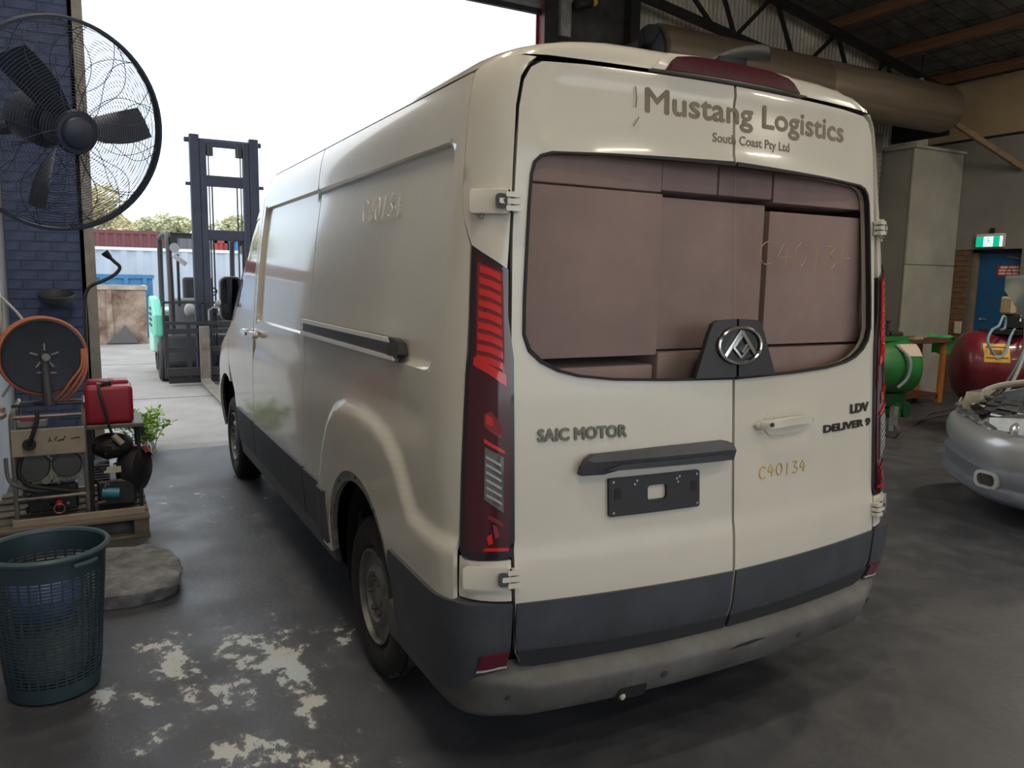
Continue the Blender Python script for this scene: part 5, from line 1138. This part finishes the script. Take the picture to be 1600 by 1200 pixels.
container('maroon shipping container showing above the fence at the left', -9.0, .72, 30, 0, 3.25, mat('container_maroon', (.17, .055, .06), .6, var=.12, scale=2))
container('dark grey shipping container above the fence behind the forklift', .80, 2.20, 30.2, 0, 3.25, mat('container_grey', (.16, .15, .17), .6))
container('red shipping container seen through the forklift mast', 2.24, 2.74, 30.2, 0, 3.04, mat('container_red', (.40, .06, .05), .6))
container('bright blue shipping container seen through the forklift mast', 2.78, 6.2, 30, 0, 3.08, mat('container_blue', (.05, .19, .55), .6))
# --- trees beyond
def tree(x, y, h, r, label, seed, lmat):
    random.seed(seed); t = thing('gum_tree', label, 'tree', (x, y, 0), 'trees beyond the containers')
    MB().tube(smoothpath([(x, y, 0), (x+.1, y, h*.3), (x-.1, y, h*.6), (x+.05, y, h*.8)], 4), [.28]*4+[.22]*4+[.16]*4+[.1], 8).build('trunk', mat('gum_bark', (.25, .21, .17), .8), t)
    for i in range(5):
        a = i*1.3; MB().tube(smoothpath([(x, y, h*.4), (x+math.cos(a)*r*.4, y+math.sin(a)*r*.4, h*.62), (x+math.cos(a)*r*.7, y+math.sin(a)*r*.6, h*.78)], 3), .06, 6).build('branch', MATS['gum_bark'], t)
    mb = MB(); cl = [(Vector((x+random.uniform(-.65, .65)*r, y+random.uniform(-.65, .65)*r, h*random.uniform(.55, .86))), random.uniform(.32, .5)*r) for _ in range(16)]+[(Vector((x, y, h*.80)), r*.55)]
    for c, cr in cl:
        for k in range(330):
            d = Vector((random.gauss(0, 1), random.gauss(0, 1), random.gauss(0, 1))).normalized()*cr*random.uniform(.55, 1.0); d.z *= .75
            p = c+d; u, v, w = basis(Vector((random.uniform(-1, 1), random.uniform(-1, 1), random.uniform(-1, 1)))); q = random.uniform(.07, .15)
            mb.add([p-u*q, p+v*q*.6, p+u*q, p-v*q*.6], [(0, 1, 2, 3)])
    mb.build('crown', lmat, t, 0)['kind'] = 'stuff'
g1 = mat('gum_leaves_olive', (.58, .58, .38), .7, var=.3, scale=1.2); g2 = mat('gum_leaves_yellow', (.70, .64, .42), .7, var=.3, scale=1.2)
tree(-1.9, 45, 6.6, 2.0, 'yellowish gum tree nearest the doorway jamb', 21, g2); tree(.25, 51, 5.3, 1.5, 'low pale gum tree second from the jamb', 22, g2)
tree(1.75, 46, 5.6, 1.55, 'rounded olive gum tree left of the forklift mast', 23, g1); tree(5.6, 46, 5.5, 1.8, 'olive gum tree seen through the forklift mast', 24, g1); tree(3.8, 52, 4.7, 1.3, 'small gum tree just left of the mast', 25, g1)
tree(-6.5, 46, 7, 2.6, 'broad gum tree outside the jamb on the far left', 26, g1); tree(9.5, 46, 6, 2.2, 'gum tree hidden beyond the van roof', 27, g2)
# ================================================================ RIGHT SIDE
# --- silver car, nose towards the van, front end stripped
CN = Vector((3.95, 1.54, 0)); CH = Vector((-.72, .69, 0)).normalized(); CLf = Vector((CH.y*-1, CH.x, 0)) ; CLf = Vector((-CH.y, CH.x, 0))
def cw(a, b, z): return CN-CH*a+CLf*b+Vector((0, 0, z))          # a: back from nose, b: to the car's own left (towards the viewer)
silver = mat('silver_paint', (.50, .52, .55), .3, .35, coat=.6); pgrey = mat('bumper_grey_plastic', (.16, .175, .21), .5, var=.15, scale=6); cdk = mat('car_black', (.012, .012, .014), .6)
car = thing('silver_car', 'damaged silver car with stripped nose and raised bonnet at the right edge', 'car', tuple(cw(1.6, 0, 0)))
HB = .88
def nose(b): q = min(1, abs(b)/HB); return .52*(1-math.sqrt(max(0, 1-q**3.2)))
def band(nm, m, prof, b0, b1, n=36, parent=None):
    """horizontal wrap-around panel: prof = (inset, z) list"""
    vs = []; k = len(prof)
    for i in range(n+1):
        b = b0*math.sin(math.pi/2*(1-2*i/n))
        for ins, z in prof:
            vs.append(cw(nose(b)+ins, b*(1-.10*max(0, ins)), z))
    return MB().add(vs, [(i*k+j, (i+1)*k+j, (i+1)*k+j+1, i*k+j+1) for i in range(n) for j in range(k-1)]).build(nm, m, parent or car, 50)
bp_ = band('front_bumper', silver, [(.10, .70), (.045, .685), (.01, .66), (-.012, .60), (-.008, .53), (.015, .475), (.03, .455)], -.878, .878)
band('lower_bumper', pgrey, [(.03, .458), (.012, .445), (-.012, .42), (.0, .36), (.01, .315), (-.028, .295), (-.030, .245), (.02, .20), (.12, .185)], -.878, .878, parent=bp_)
band('bumper_gap', cdk, [(.035, .47), (.03, .45)], -.878, .878, parent=bp_)
# fog lamp in its bright bezel
fc = cw(nose(.57)-.01, .57, .352); fn_ = (CH*.80+CLf*.55).normalized(); fx = Vector((0, 0, 1)).cross(fn_).normalized(); fz = fn_.cross(fx)
mb = MB(); oo = rrect(-.095, -.062, .095, .062, .05, 6); ii = rrect(-.070, -.042, .070, .042, .034, 6); n = len(oo)
vs = [fc+fx*a+fz*b-fn_*.03 for a, b in oo]+[fc+fx*a+fz*b+fn_*.022 for a, b in oo]+[fc+fx*a+fz*b+fn_*.024 for a, b in ii]+[fc+fx*a+fz*b-fn_*.02 for a, b in ii]
fs = [(r*n+i, r*n+(i+1) % n, (r+1)*n+(i+1) % n, (r+1)*n+i) for r in range(3) for i in range(n)]
bz = mb.add(vs, fs).build('fog_lamp_bezel', mat('bezel_silver', (.62, .63, .64), .3, .4), bp_, 40)
MB().add([fc+fx*a+fz*b-fn_*.012 for a, b in ii], [tuple(range(n))]).build('fog_reflector', mat('fog_reflector', (.40, .33, .22), .2, .8), bz); MB().prism(ii, lambda u, v, w: fc+fx*u+fz*v+fn_*w, .012, .015).build('fog_lens', glass('fog_glass', (.9, .9, .88), .1), bz)
# headlamps
for sg in (1, -1):
    hp = [(.18, .70), (.40, .685), (.62, .665), (.80, .69), (.85, .76), (.80, .845), (.60, .84), (.36, .77)]
    vs = [cw(nose(b)+.055+.30*max(0, z-.67), sg*b*.985, z) for b, z in hp]; vs2 = [cw(nose(b)+.16+.30*max(0, z-.67), sg*b*.96, z) for b, z in hp]; m_ = len(hp)
    h_ = MB().add(vs+vs2, [tuple(range(m_)) if sg > 0 else tuple(range(m_-1, -1, -1)), tuple(range(2*m_-1, m_-1, -1)) if sg > 0 else tuple(range(m_, 2*m_))]+[(i, i+m_, (i+1) % m_+m_, (i+1) % m_) for i in range(m_)]).build('headlamp', mat('hazy_lamp_plastic', (.42, .40, .33), .18, coat=1., var=.2, scale=12), car, 0)
    p = cw(nose(.66)+.05, sg*.66, .742); MB().lathe(p, CH+CLf*.3*sg+Vector((0, 0, .3)), [(0, .015), (.035, .012), (.048, .0), (0, -.03)], 18).build('headlamp_bulb', mat('lamp_bright', (.80, .80, .78), .15, .6), h_)
# crumpled slam panel, radiator and engine lumps
random.seed(5)
crm = mat('crumpled_plastic', (.16, .16, .165), .55, var=.3, scale=12); alloy = mat('engine_alloy', (.45, .46, .47), .35, .7)
MB().prism([(-.62, .46), (.62, .46), (.60, .70), (-.60, .70)], lambda u, v, w: cw(w, u, v), .16, .22).build('radiator', cdk, car, 0)
for i in range(16):
    b = random.uniform(-.62, .45); a = .16+random.uniform(0, .34); z = .70+random.uniform(.0, .10)+.05*(a-.16)
    MB().blob(cw(a, b, z), (random.uniform(.04, .08), random.uniform(.04, .08), random.uniform(.02, .035)), 10, .35, i, 2.2).build('crumpled_shroud', crm, car, 25)
for i in range(18):
    b = random.uniform(-.6, .5); a = .14+random.uniform(0, .38); R_ = Matrix.Rotation(random.uniform(-3, 3), 3, 'Z') @ Matrix.Rotation(random.uniform(-.5, .5), 3, 'X')
    MB().box(cw(a, b, .735+random.uniform(0, .06)), (random.uniform(.08, .2), random.uniform(.03, .08), random.uniform(.012, .03)), R_).build('torn_panel', (crm, cdk, alloy)[i % 3], car, 0, bevel=.004)
for i in range(9):
    b = -.45+i*.10; MB().beam(cw(.07+nose(b), b, .705+.012*(i % 3)), cw(.10+nose(b+.09), b+.09, .70+.014*((i+1) % 3)), .05, .02).build('torn_bracket', alloy if i % 2 else crm, car, 0)
MB().prism([(-.42, .55), (.30, .55), (.30, .86), (.1, .90), (-.42, .88)], lambda u, v, w: cw(w, u, v), .55, 1.0).build('engine_block', mat('engine_cover_grey', (.14, .145, .15), .5), car, 0, bevel=.03, bseg=2)
MB().blob(cw(.62, .52, .84), (.12, .10, .08), 14, .15, 2).build('air_box', crm, car); MB().tube(smoothpath([cw(.62, .45, .88), cw(.58, .25, .93), cw(.62, .05, .92)], 5), .04, 10).build('intake_hose', cdk, car)
MB().prism([(-.74, .20), (.74, .20), (.74, .60), (-.74, .60)], lambda u, v, w: cw(w, u, v), .45, 1.25).build('engine_bay', cdk, car, 0)
MB().prism([(-.80, .25), (.80, .25), (.80, .98), (-.80, .98)], lambda u, v, w: cw(w, u, v), 1.26, 1.30).build('firewall', cdk, car, 0)
# wings, bonnet, cabin
def cpatch(nm, m, P, sg, t=.02, ins=lambda a, z: 0):
    n = len(P); f = lambda a, z, e: cw(a, sg*(HB-ins(a, z)-e), z)
    vs = [f(a, z, 0) for a, z in P]+[f(a, z, t) for a, z in P]
    return MB().add(vs, [tuple(range(n)) if sg < 0 else tuple(range(n-1, -1, -1)), tuple(range(n, 2*n)) if sg > 0 else tuple(range(2*n-1, n-1, -1))]+[((i+1) % n, i, n+i, n+(i+1) % n) if sg < 0 else (i, (i+1) % n, n+(i+1) % n, n+i) for i in range(n)]).build(nm, m, car, 30)
for sg in (1, -1):
    arch = [(1.0+.36*math.cos(math.radians(180-i*15)), .30+.36*math.sin(math.radians(180-i*15))) for i in range(13)]
    cpatch('front_wing', silver, [(.52, .30)]+arch+[(1.45, .30), (1.45, .96), (1.15, .94), (.80, .89), (.55, .82), (.52, .70)], sg)
    cpatch('body_side', silver, [(1.46, .28), (3.2, .28), (3.25, .55), (3.45, .68), (3.75, .68), (3.9, .5), (4.2, .45), (4.25, .9), (4.0, .98), (1.46, .97)], sg)
    cpatch('cabin_side', MATS['dark_cab_glass'], [(1.55, .97), (2.25, 1.40), (3.2, 1.42), (3.9, .99)], sg, ins=lambda a, z: .28*(z-.95))
    MB().tube(smoothpath([cw(nose(.8)+.10, sg*.80, .80), cw(.50, sg*.79, .88), cw(.85, sg*.80, .94), cw(1.25, sg*.80, .985)], 5), .028, 8).build('wing_inner_edge', mat('cream_inner_edge', (.58, .55, .47), .4), car)
    for a in (1.0, 3.55):
        t_ = MB().lathe(cw(a, sg*.66, .30), CLf*sg, [(.17, 0), (.28, .0), (.305, .03), (.305, .16), (.28, .19), (.17, .19)], 32, True).build('tyre', rubber, car); MB().cyl(cw(a, sg*.70, .30), cw(a, sg*.83, .30), .175, n=24).build('wheel_disc', alloy, t_)
pb = [(-.74, 0), (.74, 0), (.72, .86), (.50, .98), (-.50, .98), (-.72, .86)]
hA = math.radians(55)
MB().prism(pb, lambda u, v, w: cw(.92-v*math.cos(hA)-w*math.sin(hA)*-1, u, 1.0+v*math.sin(hA)+w*math.cos(hA)), 0, .035).build('raised_bonnet', silver, car, 0, bevel=.012)
MB().cyl(cw(.75, -.70, .90), cw(.60, -.69, 1.46), .008, n=8).build('bonnet_stay', cdk, car)
P5 = [(-.60, 1.42), (.60, 1.42), (.76, .98), (-.76, .98)]
MB().prism(P5, lambda u, v, w: cw(1.40+(v-.98)*1.85+w, u, v), 0, .02).build('windscreen', MATS['dark_cab_glass'], car, 0)
MB().prism([(2.22, 1.40), (2.7, 1.46), (3.2, 1.42), (3.2, 1.39), (2.7, 1.43), (2.22, 1.37)], lambda u, v, w: cw(u, w, v), -.62, .62).build('roof', silver, car, 30)
MB().prism([(3.2, 1.41), (3.95, .98), (4.22, .96), (4.25, .4), (4.2, .4), (4.17, .93), (3.92, .95), (3.18, 1.38)], lambda u, v, w: cw(u, w, v), -.70, .70).build('tailgate', silver, car, 30)
MB().prism([(1.3, .2), (4.2, .2), (4.2, .5), (1.3, .5)], lambda u, v, w: cw(u, w, v), -.80, .80).build('floor_pan', cdk, car, 0)
# --- maroon compressor
mar = mat('maroon_tank_paint', (.14, .012, .022), .35, coat=.3, var=.2, scale=5)
MC = Vector((7.60, 2.78, .80)); MA = Vector((.72, -.69, 0)).normalized(); MR = .42
mc = thing('maroon_air_compressor', 'large maroon air compressor tank behind the silver car', 'compressor', (MC.x, MC.y, 0))
MB().lathe(MC-MA*.85, MA, [(0, -.16), (.16, -.145), (.30, -.10), (.39, -.03), (MR, .06), (MR, 1.7), (.39, 1.79), (.30, 1.86), (.16, 1.90), (0, 1.91)], 44).build('tank', mar, mc, 50)
for t in (-.6, .55):
    q = MC+MA*t; MB().prism([(-.26, 0), (.26, 0), (.20, .46), (-.20, .46)], lambda u, v, w: q+Vector((-MA.y, MA.x, 0))*u+MA*w+Vector((0, 0, v-MC.z)), -.03, .03).build('foot', cdk, mc, 0)
MP = MC-MA*.42
MB().b2((MP.x-.28, MP.y-.22, MP.z+.40), (MP.x+.55, MP.y+.20, MP.z+.45)).build('machine_deck', cdk, mc, 0)
pmp = MB().b2((MP.x-.05, MP.y-.16, MP.z+.45), (MP.x+.16, MP.y+.10, MP.z+.62)).build('pump', cdk, mc, 0, bevel=.02)
for dx in (-.02, .06, .14): MB().cyl((MP.x+dx, MP.y-.12, MP.z+.54), (MP.x+dx+.02, MP.y-.14, MP.z+.80), .034, n=14).build('cylinder_head', mat('bright_alloy', (.70, .70, .69), .25, .8), pmp)
MB().b2((MP.x-.10, MP.y-.05, MP.z+.62), (MP.x-.0, MP.y+.10, MP.z+.82)).build('air_filter', mat('tan_filter', (.36, .27, .16), .7), pmp, 0, bevel=.02)
MB().lathe((MP.x+.45, MP.y, MP.z+.62), (1, 0, 0), [(0, 0), (.13, .01), (.14, .05), (.14, .28), (.10, .31), (0, .31)], 26).build('motor', mat('motor_red', (.32, .03, .05), .4), mc)
MB().lathe((MP.x+.2, MP.y-.26, MP.z+.66), (0, -1, 0), [(.10, 0), (.20, 0), (.20, .05), (.10, .05)], 28, True).build('flywheel', cdk, mc)
def tp(t, ang, e=.003):
    up_ = Vector((0, 0, 1)); sd_ = Vector((MA.y, -MA.x, 0)); return MC+MA*t+(sd_*math.sin(ang)+up_*math.cos(ang))*(MR+e)
def tdec(nm, m, t0, t1, a0, a1, e=.003):
    vs = []; n = 8
    for i in range(n+1):
        a = a0+(a1-a0)*i/n; vs += [tp(t0, a, e), tp(t1, a, e)]
    return MB().add(vs, [(2*i, 2*i+1, 2*i+3, 2*i+2) for i in range(n)]).build(nm, m, mc, 40)
wl = tdec('warning_label', mat('label_amber', (.62, .32, .02), .5), -.78, -.52, .80, 1.35)
for a0, a1, t0, t1 in ((.90, .94, -.76, -.56), (1.0, 1.15, -.72, -.60), (1.21, 1.25, -.76, -.54)): tdec('label_print', mat('label_dark_print', (.14, .06, .01), .6), t0, t1, a0, a1, .005)
gh = mat('grey_air_hose', (.24, .26, .29), .5)
MB().tube(smoothpath([(MP.x-.05, MP.y-.2, MP.z+.52), (MP.x-.35, MP.y-.35, MP.z+.48), (MP.x-.62, MP.y-.50, MP.z+.22), (MP.x-.86, MP.y-.52, MP.z-.12), (MP.x-.98, MP.y-.46, MP.z-.28)], 6), .020, 8).build('delivery_hose', gh, mc)
MB().tube(smoothpath([(MP.x-.0, MP.y-.2, MP.z+.48), (MP.x-.42, MP.y-.42, MP.z+.40), (MP.x-.76, MP.y-.50, MP.z+.08), (MP.x-.95, MP.y-.46, MP.z-.20)], 6), .016, 8).build('delivery_hose', mat('dark_air_hose', (.07, .07, .08), .5), mc)
bh_ = mat('blue_grey_hose', (.17, .27, .36), .5)
MB().tube(smoothpath([(MP.x-.80, MP.y-.30, MP.z+.20), (MP.x-.86, MP.y-.25, MP.z+.34), (MP.x-.72, MP.y-.20, MP.z+.46), (MP.x-.46, MP.y-.12, MP.z+.50), (MP.x-.36, MP.y-.1, MP.z+.60), (MP.x-.27, MP.y-.08, MP.z+.58), (MP.x-.27, MP.y-.08, MP.z+.47), (MP.x-.40, MP.y-.12, MP.z+.46)], 6), .014, 8).build('coiled_hose', bh_, mc)
MB().tube(smoothpath([(MP.x-.80, MP.y-.32, MP.z+.16), (MP.x-.70, MP.y-.35, MP.z+.22), (MP.x-.45, MP.y-.25, MP.z+.38), (MP.x-.2, MP.y-.15, MP.z+.46)], 6), .014, 8).build('coiled_hose', bh_, mc)
# --- green compressor
gm = mat('green_tank_paint', (.018, .14, .032), .4, var=.2, scale=4); gm2 = mat('dark_green_paint', (.008, .06, .022), .5)
GC = Vector((5.92, 3.72, .80)); GA = Vector((.95, -.3, 0)).normalized()
gc = thing('green_air_compressor', 'green wheeled air compressor half hidden behind the van', 'compressor', (GC.x, GC.y, 0))
MB().lathe(GC-GA*.75, GA, [(0, -.12), (.16, -.10), (.27, -.04), (.315, .04), (.315, 1.02), (.29, 1.09), (.20, 1.14), (0, 1.16)], 40).build('tank', gm, gc, 50)
MB().lathe(GC+Vector((.40, .35, .02)), GA, [(0, -.4), (.2, -.38), (.26, -.3), (.26, .06), (.22, .11), (0, .14)], 32).build('second_tank', gm2, gc, 50)
for dx in (.0, .17): MB().cyl((GC.x+.14+dx, GC.y-.18, .30), (GC.x+.10+dx, GC.y+.1, .30), .095, n=20).build('lower_cylinder', gm if dx == 0 else gm2, gc)
MB().b2((GC.x-.6, GC.y-.16, .36), (GC.x+.3, GC.y+.16, .50)).build('under_frame', gm2, gc, 0)
for x, y in ((GC.x+.05, GC.y-.20), (GC.x-.6, GC.y-.1), (GC.x+.25, GC.y+.2)):
    k_ = MB().cyl((x-.025, y, .08), (x+.025, y, .08), .08, n=20).build('caster', mat('caster_grey', (.10, .10, .10), .5, .4), gc); MB().b2((x-.035, y-.03, .08), (x+.035, y+.03, .36)).build('caster_fork', MATS['zinc_bracket'], k_, 0)
MB().b2((GC.x-.2, GC.y-.14, GC.z+.30), (GC.x+.30, GC.y+.14, GC.z+.35)).build('top_plate', gm, gc, 0)
MB().b2((GC.x+.06, GC.y-.10, GC.z+.33), (GC.x+.26, GC.y+.02, GC.z+.40)).build('motor_box', cdk, gc, 0, bevel=.02); MB().lathe((GC.x+.02, GC.y-.05, GC.z+.36), (0, 0, 1), [(0, 0), (.03, 0), (.03, .06), (.015, .07), (.015, .14), (.035, .15), (.035, .17), (0, .17)], 16).build('gauge', cdk, gc)
sd2 = Vector((GA.y, -GA.x, 0))
vs = []
for i in range(7):
    a = .55+.55*i/6
    for t in (.10, .32): vs.append(GC+GA*t+(sd2*math.sin(a)+Vector((0, 0, 1))*math.cos(a))*.318)
MB().add(vs, [(2*i, 2*i+1, 2*i+3, 2*i+2) for i in range(6)]).build('paper_label', mat('paper_pink', (.50, .42, .34), .7), gc)
MB().tube(smoothpath([GC+GA*.05+sd2*.20+Vector((0, 0, .26)), GC+GA*.12+sd2*.34+Vector((0, 0, .12)), GC+GA*.10+sd2*.36+Vector((0, 0, -.08)), GC+GA*.0+sd2*.34+Vector((0, 0, -.20))], 6), .018, 8).build('air_hose', gh, gc)
# --- bench with orange leg and green cloth
bn = thing('work_bench', 'small timber-topped bench with an orange leg before the pale pillar', 'bench', (8.85, 5.2, 0))
bt = MB().b2((8.15, 4.92, .90), (9.18, 5.46, .965)).build('bench_top', mat('bench_timber', (.115, .055, .028), .7, var=.3, scale=6), bn, 0, bevel=.008)
for x, y in ((9.10, 5.0), (9.10, 5.38), (8.22, 5.0), (8.22, 5.38)): MB().prism([(x-.055, .0), (x+.045, .0), (x+.05, .90), (x-.03, .90)], lambda u, v, w: (u, w, v), y-.025, y+.025).build('leg', mat('orange_steel', (.36, .13, .025), .55, var=.25, scale=7), bn, 0)
MB().b2((8.22, 4.98, .10), (9.10, 5.40, .14)).build('lower_shelf', mat('rust_shelf', (.10, .035, .025), .7), bn, 0)
cl = []; nn = 10
for i in range(nn+1):
    for j in range(7):
        u, v = i/nn, j/6; x = 9.06+.30*v; y = 4.90+.36*u; drop = max(0, x-9.20); z = .972+.02*math.sin(u*9)*v-(drop*1.6 if drop > 0 else 0)+.05*math.sin(v*3.1)*(.4+.6*math.sin(u*5)**2)
        cl.append((9.20+min(drop, .03)+(x-9.2 if x < 9.2 else 0)+.01*math.sin(u*11), y, z))
top = cl; bot = [(a, b, c-.006) for a, b, c in cl]; m7 = len(cl)
f = [(i*7+j, (i+1)*7+j, (i+1)*7+j+1, i*7+j+1) for i in range(nn) for j in range(6)]
tag(MB().add(top+bot, f+[tuple(m7+k for k in reversed(q)) for q in f]).build('green_cloth', mat('bright_green_cloth', (.10, .52, .13), .8), None, 60), 'bright green cloth hanging off the bench end', 'cloth')
for i, (x, y, r) in enumerate(((8.42, 5.0, .1), (8.50, 5.03, -.2), (8.62, 5.02, .3))): tag(MB().box((x, y, .965+.0062+.0125*i), (.20, .14, .012), r).build('paper_sheet', mat('paper_tan%d' % i, (.48-.06*i, .36, .26), .8), None, 0), ('tan paper sheet at the left of the bench top', 'middle paper sheet of three on the bench top', 'rightmost paper sheet on the bench top')[i], 'paper')
# --- hoses lying on the floor
for i, P in enumerate(([(7.2, 4.0, .012), (7.9, 4.35, .012), (8.6, 4.50, .012), (9.3, 4.75, .012), (9.9, 4.70, .012)], [(6.9, 3.9, .012), (7.6, 4.15, .012), (8.5, 4.25, .012), (9.5, 4.40, .012)], [(7.0, 3.3, .012), (7.7, 3.75, .012), (8.5, 3.85, .012), (9.2, 4.1, .012)])):
    tag(MB().tube(smoothpath(P, 8), .012, 6).build('floor_hose', mat('floor_hose_%d' % i, (.10+.02*i, .10, .11), .6)), ('grey air hose on the floor nearest the bench', 'middle of three air hoses on the floor by the bench', 'dark air hose on the floor nearest the silver car')[i], 'hose')
